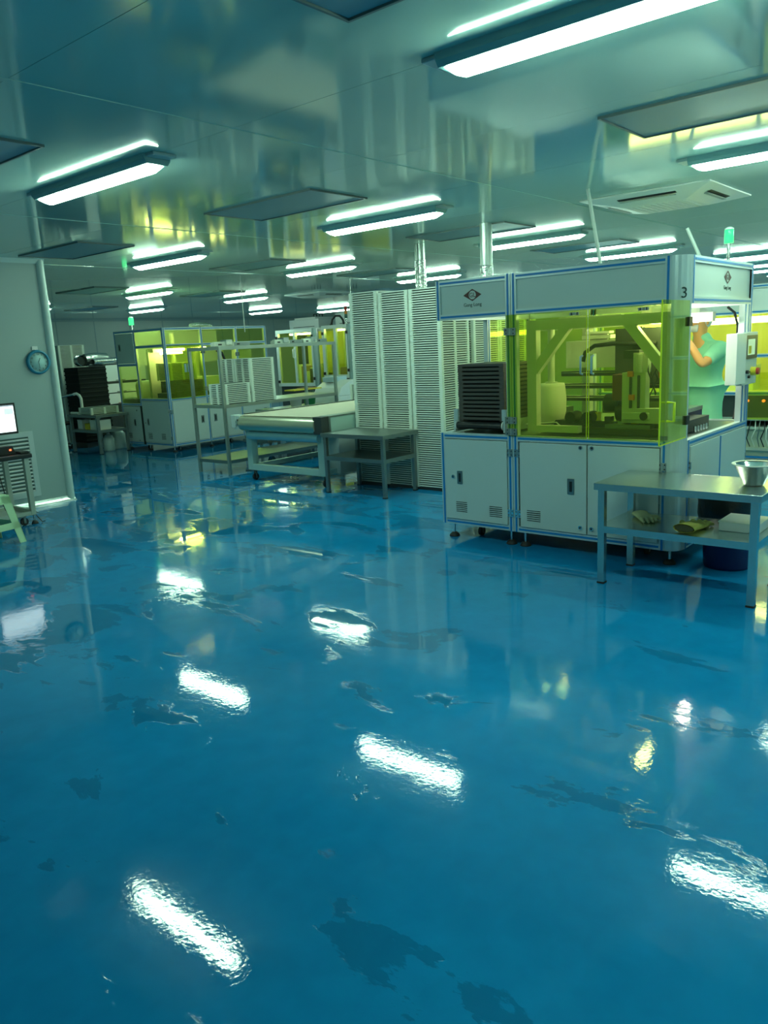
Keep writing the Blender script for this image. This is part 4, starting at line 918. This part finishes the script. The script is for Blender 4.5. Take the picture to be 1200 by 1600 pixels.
# long machine body between and behind
T = thing('white_process_machine', 'white machine body with angled covers under the right white framed cabinet', 'machine', (11.5, 10.9, 0))
mb = MB(); mb.box(11.1, 11.9, 10.5, 11.2, 0, .72); mb.prism([(11.9,.72),(11.9,1.0),(11.5,1.02),(11.2,.88),(11.1,.72)], 10.5, 11.2, lambda u, v, z: (u, z, v)); build('body', mb, WHITE, T, bevel=.01)
mb = MB(); mb.box(11.3, 11.7, 10.8, 11.1, .98, 1.08); build('cover', mb, mat('pale_blue_module', (.45,.6,.7), .4), T, bevel=.01)
# low table with trays behind the conveyor, seen right of the rack
T = thing('low_bench', 'steel bench with tray piles behind the belt conveyor', 'bench', (10.1, 9.2, 0)); T.location = (10.6, 8.75, 0); ORG[T.name] = Vector((10.6, 8.75, 0))
mb = MB(); mb.box(9.6, 11.8, 8.35, 9.15, .72, .76); build('bench_top', mb, STEELD, T)
for (x, y) in ((9.62,8.37),(11.74,8.37),(9.62,9.09),(11.74,9.09)):
    mb = MB(); mb.box(x, x+.04, y, y+.04, 0, .72); build('leg', mb, STEELD, T)
for (x, y, a, b, h, m_, lab) in ((10.5, 8.62, .25, .20, .10, CARD, 'brown cardboard box on the tray pile behind the conveyor'), (10.85, 8.62, .22, .3, .11, MILK, 'pale carton beside the cardboard box on the tray pile')):
    T = thing('carton', lab, 'box', (x, y, 1.062)); mb = MB(); mb.box(x-a/2, x+a/2, y-b/2, y+b/2, 1.063, 1.063+h); build('box_body', mb, m_, T, bevel=.004)
    mb = MB(); mb.box(x-.02, x+.02, y-b/2-.001, y+b/2+.001, 1.063+h, 1.065+h); build('tape', mb, MILK, T)
# litter on the bench: basket, bucket
def bucket(x, y, z, r, h, m_, lab):
    T = thing('bucket', lab, 'bucket', (x, y, z)); mb = MB(); mb.lathe([(0,0),(r*.8,0),(r,h),(r*1.06,h),(r*1.06,h-.02),(r*.95,h-.02),(r*.76,.01),(0,.01)], (x,y,z), 20); build('wall', mb, m_, T)
    mb = MB(); mb.tube([(x-r,y,z+h-.01)]+[(x-r*math.cos(PI*k/8), y-.05*math.sin(PI*k/8), z+h-.01+r*.5*math.sin(PI*k/8)) for k in range(1,8)]+[(x+r,y,z+h-.01)], .006, 6); build('bucket_handle', mb, STEEL, T)
T = thing('utility_table', 'small table with a yellow lid and green bucket behind the belt conveyor', 'table', (9.9, 9.95, 0))
mb = MB(); mb.box(9.2, 10.6, 10.2, 10.75, .60, .64); build('table_top', mb, STEELD, T)
for (x, y) in ((9.22,10.22),(10.54,10.22),(9.22,10.69),(10.54,10.69)):
    mb = MB(); mb.box(x, x+.04, y, y+.04, 0, .60); build('leg', mb, STEELD, T)
bucket(10.2, 10.38, .641, .12, .20, GREENP, 'green bucket on the small table behind the conveyor'); bucket(9.85, 10.38, .641, .12, .18, WHITE, 'white basket beside the green bucket')
T = thing('yellow_board', 'yellow board lying across the buckets behind the conveyor', 'board', (10.0, 10.4, .93)); mb = MB(); mb.box(9.7, 10.4, 10.25, 10.5, .925, .945); build('board_sheet', mb, YEL, T); mb = MB(); mb.box(10.0, 10.3, 10.28, 10.48, .945, .96); build('paper', mb, CARD, T)

# ------------------------------------------------------------------ far right machine
def machine_right():
    T = thing('production_machine', 'far right machine with white header, yellow glass and shelves of cables', 'machine', (10.4, 2.0, 0))
    FX = ('x', 9.5); w_ = .045; y0, y1 = .2, 4.4; zb, zt = .17, 2.10
    for u in (y0, 1.3, 2.60, 3.5, y1-w_): fprof(T, FX, u, u+w_, .60, zt)
    for z in (zt-w_, 1.78, 1.30, .88): fprof(T, FX, y0, y1, z, z+w_)
    mb = MB(); fbox(mb, FX, y0, y1, 1.82, zt-w_, -.03, -.01); build('header_panel', mb, WHITE, T)
    for (a, b) in ((y0+w_, 1.3), (1.3+w_, 2.60), (2.60+w_, 3.5), (3.5+w_, y1-w_)):
        pane(T, FX, a, b, .93, 1.30); pane(T, FX, a, b, 1.345, 1.78)
    mb = MB(); fbox(mb, FX, 1.5, 2.62, .62, 1.14, .03, .038); d = build('open_glass_door', mb, YG, T)
    mb = MB(); fbox(mb, FX, 2.616, 2.624, .62, 1.14, .029, .039); fbox(mb, FX, 1.5, 2.62, .616, .62, .029, .039); build('glass_edge', mb, YEDGE, d)
    mb = MB(); mb.box(9.52, 9.9, y0, y1, .17, .50); build('lower_cabinet', mb, mat('gantry_paint', (.55,.60,.50), .4), T)
    for z in (.50, .60, .26):
        mb = MB(); mb.box(9.47, 10.5, y0, y1, z, z+.03); build('shelf', mb, CREAMP, T)
    mb = MB(); mb.box(9.49, 9.52, y0, y1, .17, .19); build('blue_strip', mb, BLUE, T)
    rnd = random.Random(5)
    for k in range(24):
        y = 1.6+k*.05; mb = MB(); mb.tube([(9.50, y, .60), (9.46, y+rnd.uniform(-.02,.02), .50), (9.455, y+rnd.uniform(-.03,.03), .40), (9.50, y, .30)], .006, 5); build('cable', mb, [MILK, BLACK, STEELD][k % 3], T)
    for k in range(6):
        mb = MB(); mb.cyl((9.53, 1.75+k*.17, .82), (9.50, 1.75+k*.17, .82), .016, 10); build('indicator', mb, OSIGN, T)
    mb = MB(); mb.box(9.53, 9.6, y0, y1, .63, .88); build('control_strip', mb, DGREY, T)
    mb = MB(); mb.box(10.9, 10.95, y0, y1, .17, zt); mb.box(9.55, 10.9, y0, y1, .88, .90); build('rear_panel', mb, mat('yellow_lit_panel', (.62,.60,.22), .5), T)
    mb = MB(); mb.box(9.52, 10.95, y0, y1, zt-.02, zt-.01); build('roof_panel', mb, PANEL, T)
    mb = MB(); mb.tube([(9.68, .5, 1.72), (9.68, 4.1, 1.72)], .035, 12); build('lamp_tube', mb, MLAMP2, T)
    for k in range(7):
        y = .6+k*.52; mb = MB(); mb.box(9.9+.1*(k % 3), 10.3, y, y+.3, .9, 1.2+.12*(k % 4)); build('inner_unit', mb, [WHITE, PANEL, DGREY][k % 3], T)
    for (x, y) in ((9.6,.3),(9.6,2.5),(9.6,4.3),(10.8,.3),(10.8,4.3)): foot(T, x, y, .17)
    return T
machine_right()

# ------------------------------------------------------------------ left wall things
T = thing('wall_clock', 'round wall clock with a blue rim and pale face on the left wall', 'clock', (4.46, WY, 1.655))
cx, cz, R_ = 4.465, 1.655, .135
mb = MB(); mb.lathe([(R_*.80,-.034),(R_*.88,-.042),(R_,-.034),(R_*1.03,-.015),(R_,0),(0,0)], (cx, WY-.002, cz), 40, axis='y'); build('rim', mb, CLOCKB, T)
mb = MB(); mb.lathe([(0,-.026),(R_*.84,-.026),(R_*.84,-.02)], (cx, WY-.002, cz), 40, axis='y'); build('face', mb, CLOCKF, T)
for k in range(12):
    a = PI/2 - 2*PI*(k+1)/12
    text_mesh('numeral', str(k+1), .030, (cx+math.cos(a)*R_*.66, WY-.030, cz+math.sin(a)*R_*.66), (1,0,0), (0,0,1), PRINT, T, .0006)
mb = MB(); mb.bar((cx,WY-.032,cz), (cx+.020,WY-.032,cz+.045), .008, .002); build('hour_hand', mb, PRINT, T)
mb = MB(); mb.bar((cx,WY-.034,cz), (cx+.004,WY-.034,cz-.070), .005, .002); build('minute_hand', mb, PRINT, T)
T = thing('hanging_hook', 'small white adhesive hook on the wall above the clock', 'hook', (4.455, WY, 1.81))
mb = MB(); mb.box(4.415, 4.485, WY-.012, WY-.001, 1.792, 1.835); build('hook_plate', mb, WHITE, T, bevel=.003); mb = MB(); mb.box(4.44, 4.46, WY-.024, WY-.012, 1.792, 1.80); build('hook_tip', mb, WHITE, T)
T = thing('return_air_grille', 'white louvred return air grille low on the left wall behind the computer desk', 'grille', (3.85, WY, .12))
mb = MB(); gx0, gx1, gz0, gz1 = 3.40, 4.28, .12, .88
for (a, b, c, d) in ((gx0, gx1, gz0, gz0+.06), (gx0, gx1, gz1-.06, gz1), (gx0, gx0+.06, gz0, gz1), (gx1-.06, gx1, gz0, gz1)): mb.box(a, b, WY-.02, WY-.001, c, d)
build('frame', mb, PANEL, T, bevel=.003)
mb = MB(); mb.box(gx0+.05, gx1-.05, WY-.004, WY-.001, gz0+.05, gz1-.05); build('dark_backing', mb, mat('grille_shadow', (.10,.16,.14), .6), T)
k = 0; z = gz0+.07
mb = MB()
while z < gz1-.07: mb.bar((gx0+.06, WY-.012, z), (gx1-.06, WY-.012, z), .020, .012, upv=(0,-.6,1)); z += .043
build('louvre_blades', mb, WHITE, T)

# computer desk
T = thing('computer_cart', 'black topped steel computer cart cut by the left picture edge', 'cart', (3.45, 8.3, 0))
dx0, dx1, dy0, dy1, dz = 3.05, 3.74, 7.98, 8.52, .74
mb = MB(); mb.box(dx0, dx1+.03, dy0-.03, dy1, dz-.045, dz); build('desk_top', mb, BLACK, T, bevel=.01)
for (x, y) in ((dx1-.05, dy0), (dx0, dy0), (dx1-.05, dy1-.06), (dx0, dy1-.06)):
    mb = MB(); mb.box(x, x+.05, y, y+.05, .10, dz-.045); build('upright', mb, CREAMP, T, bevel=.003)
for y in (dy0+.02, dy1-.04):
    mb = MB(); mb.box(dx0+.05, dx1-.05, y-.012, y+.012, .10, .14); build('lower_rail', mb, CREAMP, T)
mb = MB(); mb.box(dx1-.04, dx1-.01, dy0+.05, dy1-.06, .10, .15); mb.box(dx0+.01, dx1-.01, dy0+.02, dy1-.04, .095, .105); build('lower_shelf', mb, CREAMP, T)
mb = MB()
for k in range(13): mb.box(dx1-.0005, dx1+.0005, dy0+.02, dy0+.032, .30+k*.028, .316+k*.028)
build('slot_row', mb, BLACK, T)
foot(T, dx1-.02, dy0+.02, .10, .035); foot(T, dx1-.02, dy1-.03, .10, .035); caster(T, dx1-.14, dy0+.04, .10, .04); foot(T, dx0+.03, dy0+.03, .10, .035)
T = thing('computer_monitor', 'thin black monitor with a glowing white screen at the left edge', 'monitor', (3.55, 8.24, .74))
mb = MB(); mb.box(3.30, 3.79, 8.22, 8.245, .935, 1.255); build('casing', mb, BLACK, T, bevel=.004)
mb = MB(); mb.box(3.32, 3.768, 8.217, 8.22, .96, 1.235); sc_ = build('screen', mb, SCREEN, T)
mb = MB(); mb.box(3.32, 3.768, 8.2162, 8.217, 1.222, 1.235); mb.box(3.67, 3.76, 8.2162, 8.217, 1.14, 1.20, 1); build('window_bar', mb, [mat('screen_grey', (.4,.4,.5), .4, emit=(.35,.4,.45), es=.6), mat('screen_box', (.6,.6,.6), .4, emit=(.7,.85,.85), es=.8)], sc_)
mb = MB(); mb.box(3.50, 3.56, 8.245, 8.27, .76, 1.05); mb.box(3.42, 3.64, 8.20, 8.36, .741, .752); build('stand', mb, BLACK, T, bevel=.004)
T = thing('control_box', 'small black box with a red indicator light on the computer cart', 'device', (3.52, 8.12, .74))
mb = MB(); mb.prism([(3.42,.741),(3.66,.741),(3.63,.83),(3.45,.83)], 8.06, 8.16, lambda u, v, z: (u, z, v)); build('casing', mb, BLACK, T, bevel=.004)
mb = MB(); mb.box(3.592, 3.612, 8.054, 8.06, .782, .798); build('indicator', mb, REDLIT, T)
T = thing('computer_mouse_pad', 'dark flat keyboard lying on the right of the computer cart', 'keyboard', (3.66, 8.08, .74)); T.name = 'keyboard'; ORG[T.name] = Vector((3.66, 8.08, .74))
mb = MB(); mb.box(3.67, 3.755, 7.985, 8.25, .741, .762); build('keyboard_body', mb, BLACK, T, bevel=.005); mb = MB()
for i in range(4):
    for j in range(11): mb.box(3.677+i*.019, 3.692+i*.019, 7.995+j*.0225, 8.013+j*.0225, .762, .766)
build('keys', mb, DGREY, T)
for k, pts in enumerate(([(3.60,8.4,.70),(3.58,8.35,.5),(3.62,8.38,.3),(3.63,8.3,.16),(3.5,8.2,.25)], [(3.52,8.4,.70),(3.50,8.38,.45),(3.55,8.35,.28),(3.57,8.3,.14)], [(3.74,8.1,.30),(3.77,8.1,.2),(3.775,8.08,.08),(3.80,8.0,.006),(3.84,8.02,.006)])):
    mb = MB(); mb.tube(pts, .005, 6); build('power_cable', mb, BLACK, org=pts[0], label=['black cable with a loop hanging under the computer cart', 'straight black cable hanging under the left of the computer cart', 'thin black cable trailing from the cart foot to the floor'][k], cat='cable')

# plastic stool
def stool():
    cx_, cy_ = 3.02, 7.46; rz = .15
    T = thing('plastic_stool', 'pale green moulded plastic stool cut by the left picture edge', 'stool', (cx_, cy_, 0), rz)
    hh = .47; a, b = .155, .225
    mb = MB(); mb._add([(-a,-a,hh-.03),(a,-a,hh-.03),(a,a,hh-.03),(-a,a,hh-.03),(-a+.012,-a+.012,hh),(a-.012,-a+.012,hh),(a-.012,a-.012,hh),(-a+.012,a-.012,hh)], [(3,2,1,0),(4,5,6,7),(0,1,5,4),(1,2,6,5),(2,3,7,6),(3,0,4,7)])
    build('seat', mb, STOOLM, T, bevel=.02)
    lerp = lambda z: a+(b-a)*(1-z/hh)
    for sx in (-1, 1):
        for sy in (-1, 1):
            mb = MB()
            # L-shaped flaring leg
            for (w1, w2, ax) in ((.085, .065, 0), (.085, .065, 1)):
                vs = []
                for (z, wd) in ((hh-.02, w1), (0, w2)):
                    r_ = lerp(z); i_ = r_-.006
                    if ax == 0: q = [(r_, r_), (r_-wd, r_), (r_-wd, i_), (r_, i_)]
                    else: q = [(r_, r_), (r_, r_-wd), (i_, r_-wd), (i_, r_)]
                    vs += [(sx*u, sy*v, z) for u, v in q]
                mb._add(vs, [(0,1,2,3),(7,6,5,4)]+[(i,(i+1)%4,4+(i+1)%4,4+i) for i in range(4)])
            build('leg', mb, STOOLM, T)
    for (u, v) in ((1,0),(-1,0),(0,1),(0,-1)):
        z0, z1 = .14, .20
        mb = MB(); r0, r1 = lerp(z0), lerp(z1)
        f = lambda s1, r_, z: (u*r_ + (1-abs(u))*s1, v*r_ + (1-abs(v))*s1, z)
        vs = [f(-r0, r0, z0), f(r0, r0, z0), f(r1, r1, z1), f(-r1, r1, z1)]; vs += [(p[0]*.975, p[1]*.975, p[2]) for p in vs]
        mb._add(vs, [(0,1,2,3),(7,6,5,4),(0,4,5,1),(1,5,6,2),(2,6,7,3),(3,7,4,0)]); build('stretcher', mb, STOOLM, T)
        mb = MB(); z0, z1 = .38, .46; r0, r1 = lerp(z0), lerp(z1)
        vs = [f(-r0, r0, z0), f(r0, r0, z0), f(r1, r1, z1), f(-r1, r1, z1)]; vs += [(p[0]*.975, p[1]*.975, p[2]) for p in vs]
        mb._add(vs, [(0,1,2,3),(7,6,5,4),(0,4,5,1),(1,5,6,2),(2,6,7,3),(3,7,4,0)]); build('apron', mb, STOOLM, T)
stool()

# ------------------------------------------------------------------ person behind machine number 3
def skin_mesh(name, pts, edges, rad, m_, parent=None, root=0, sub=2):
    me = bpy.data.meshes.new(name); me.from_pydata([tuple(p) for p in pts], edges, [])
    o = bpy.data.objects.new(name, me); COL.objects.link(o)
    md = o.modifiers.new('skin', 'SKIN'); md.use_smooth_shade = True
    for i, r in enumerate(rad):
        sv = me.skin_vertices[0].data[i]; sv.radius = r if isinstance(r, tuple) else (r, r); sv.use_root = (i == root)
    s2 = o.modifiers.new('sub', 'SUBSURF'); s2.levels = sub; s2.render_levels = sub
    bpy.context.view_layer.update()
    dg = bpy.context.evaluated_depsgraph_get(); nm = bpy.data.meshes.new_from_object(o.evaluated_get(dg))
    bpy.data.objects.remove(o)
    nm.materials.clear(); nm.materials.append(m_)
    for p in nm.polygons: p.use_smooth = True
    o2 = bpy.data.objects.new(name, nm); COL.objects.link(o2)
    if parent: o2.parent = parent
    return o2
def merge_into(dst, srcs):
    bm = bmesh.new(); bm.from_mesh(dst.data)
    for s_ in srcs:
        bm.from_mesh(s_.data); bpy.data.objects.remove(s_)
    bm.to_mesh(dst.data); bm.free()
    for p in dst.data.polygons: p.use_smooth = True
def person():
    # local frame: origin between the feet, built directly in world offsets; figure stands at (7.35, 2.36) facing the machine (-X)
    O = Vector((7.38, 2.40, 0))
    fw = Vector((-.93, .37, 0)).normalized(); lf = Vector((-fw.y, fw.x, 0))       # forward, and the figure's left
    P_ = lambda f_, l_, z: fw*f_ + lf*l_ + Vector((0, 0, z))
    pts = [P_(0,0,.96), P_(.01,0,1.10), P_(.02,0,1.28), P_(.03,0,1.42), P_(.05,0,1.52), P_(.07,0,1.60), P_(.08,0,1.70), P_(.075,0,1.78)]
    ed = [(0,1),(1,2),(2,3),(3,4),(4,5),(5,6),(6,7)]
    rad = [(.15,.11),(.135,.10),(.15,.11),(.14,.10),(.06,.06),(.055,.06),(.078,.095),(.07,.08)]
    for sgn in (1, -1):
        b = len(pts); pts += [P_(0,sgn*.10,.90), P_(.03,sgn*.11,.50), P_(-.02,sgn*.11,.10), P_(.12,sgn*.12,.04)]
        ed += [(0,b),(b,b+1),(b+1,b+2),(b+2,b+3)]; rad += [.085,.06,.042,.035]
    # arms: the figure's left arm is on the image right? (lf points towards -Y) ; elbows up, hands reaching into the machine
    arms = {}
    for sgn, el, wr in ((1, P_(.27,.20,1.34), P_(.38,.13,1.56)), (-1, P_(.26,-.28,1.38), P_(.48,-.16,1.50))):
        b = len(pts); sh = P_(.03, sgn*.19, 1.47)
        pts += [sh, el, wr]; ed += [(3,b),(b,b+1),(b+1,b+2)]; rad += [.062,.044,.030]; arms[sgn] = (sh, el, wr)
    body = skin_mesh('person', pts, ed, rad, SKIN, root=0)
    body.location = O
    extra = []
    # hands: palm and separate fingers
    for sgn in (1, -1):
        sh, el, wr = arms[sgn]; d = (wr-el).normalized(); side = d.cross(Vector((0,0,1))).normalized(); nn = side.cross(d)
        palm = wr + d*.05
        hp = [wr - d*.01, palm, wr + d*.09]; he = [(0,1),(1,2)]; hr = [(.027,.020),(.038,.016),(.036,.014)]
        extra.append(skin_mesh('palm', hp, he, hr, SKIN))
        for k, (off, ln) in enumerate(((-.030,.062),(-.010,.074),(.010,.070),(.030,.054))):
            f0_ = wr + d*.095 + side*off; q = [f0_ - d*.02, f0_ + d*ln*.4 - nn*.004, f0_ + d*ln*.75 - nn*.018, f0_ + d*ln*.9 - nn*.034]
            extra.append(skin_mesh('finger', q, [(0,1),(1,2),(2,3)], [.009,.0088,.008,.0068], SKIN))
        q = [wr + d*.03 - side*.03*sgn, wr + d*.055 - side*.058*sgn - nn*.01, wr + d*.085 - side*.066*sgn - nn*.022]
        extra.append(skin_mesh('thumb', q, [(0,1),(1,2)], [.011,.010,.008], SKIN))
    # nose and ears
    extra.append(skin_mesh('nose', [P_(.155,0,1.715), P_(.175,0,1.69), P_(.16,0,1.675)], [(0,1),(1,2)], [.009,.012,.010], SKIN))
    for sgn in (1,-1): extra.append(skin_mesh('ear', [P_(.075,sgn*.078,1.72), P_(.07,sgn*.084,1.70), P_(.078,sgn*.078,1.68)], [(0,1),(1,2)], [.010,.013,.008], SKIN))
    merge_into(body, extra)
    setp(body, label='person in a green gown with bare forearms raised, working behind machine number 3', category='person')
    ORG[body.name] = O
    # gown
    gp = [P_(0,0,.62), P_(0,0,.80), P_(.01,0,.98), P_(.02,0,1.14), P_(.02,0,1.30), P_(.03,0,1.44), P_(.045,0,1.53), P_(.055,0,1.63)]
    ge = [(i,i+1) for i in range(7)]; gr = [(.25,.19),(.22,.17),(.195,.15),(.18,.14),(.185,.145),(.155,.125),(.085,.085),(.078,.085)]
    for sgn in (1, -1):
        sh, el, wr = arms[sgn]; b = len(gp); gp += [sh, sh.lerp(el, .45), sh.lerp(el, .78)]; ge += [(5,b),(b,b+1),(b+1,b+2)]; gr += [.082,.074,.070]
    g = skin_mesh('gown', gp, ge, gr, GOWN, body, root=2)
    cp = [P_(.045,0,1.64), P_(.045,0,1.74), P_(.045,0,1.80), P_(.04,0,1.83)]
    skin_mesh('cap', cp, [(0,1),(1,2),(2,3)], [(.075,.08),(.094,.100),(.085,.095),(.05,.05)], CAPM, body)
    mk = [P_(.135,-.035,1.655), P_(.165,0,1.66), P_(.135,.035,1.655)]
    skin_mesh('face_mask', mk, [(0,1),(1,2)], [(.028,.035),(.03,.038),(.028,.035)], CAPM, body, root=1)
    for sgn in (1,-1):
        mb = MB(); c = P_(.150, sgn*.030, 1.715); mb.lathe([(0,-.009),(.007,-.006),(.010,0),(.007,.006),(0,.009)], (0,0,0), 10); o = build('eye', mb, BLACK); o.parent = body; o.location = c
    for sgn in (1,-1):
        bp_ = skin_mesh('shoe', [P_(-.03,sgn*.11,.05), P_(.06,sgn*.115,.045), P_(.16,sgn*.12,.04)], [(0,1),(1,2)], [(.05,.045),(.05,.042),(.04,.032)], WHITE, body)
    return body
person()
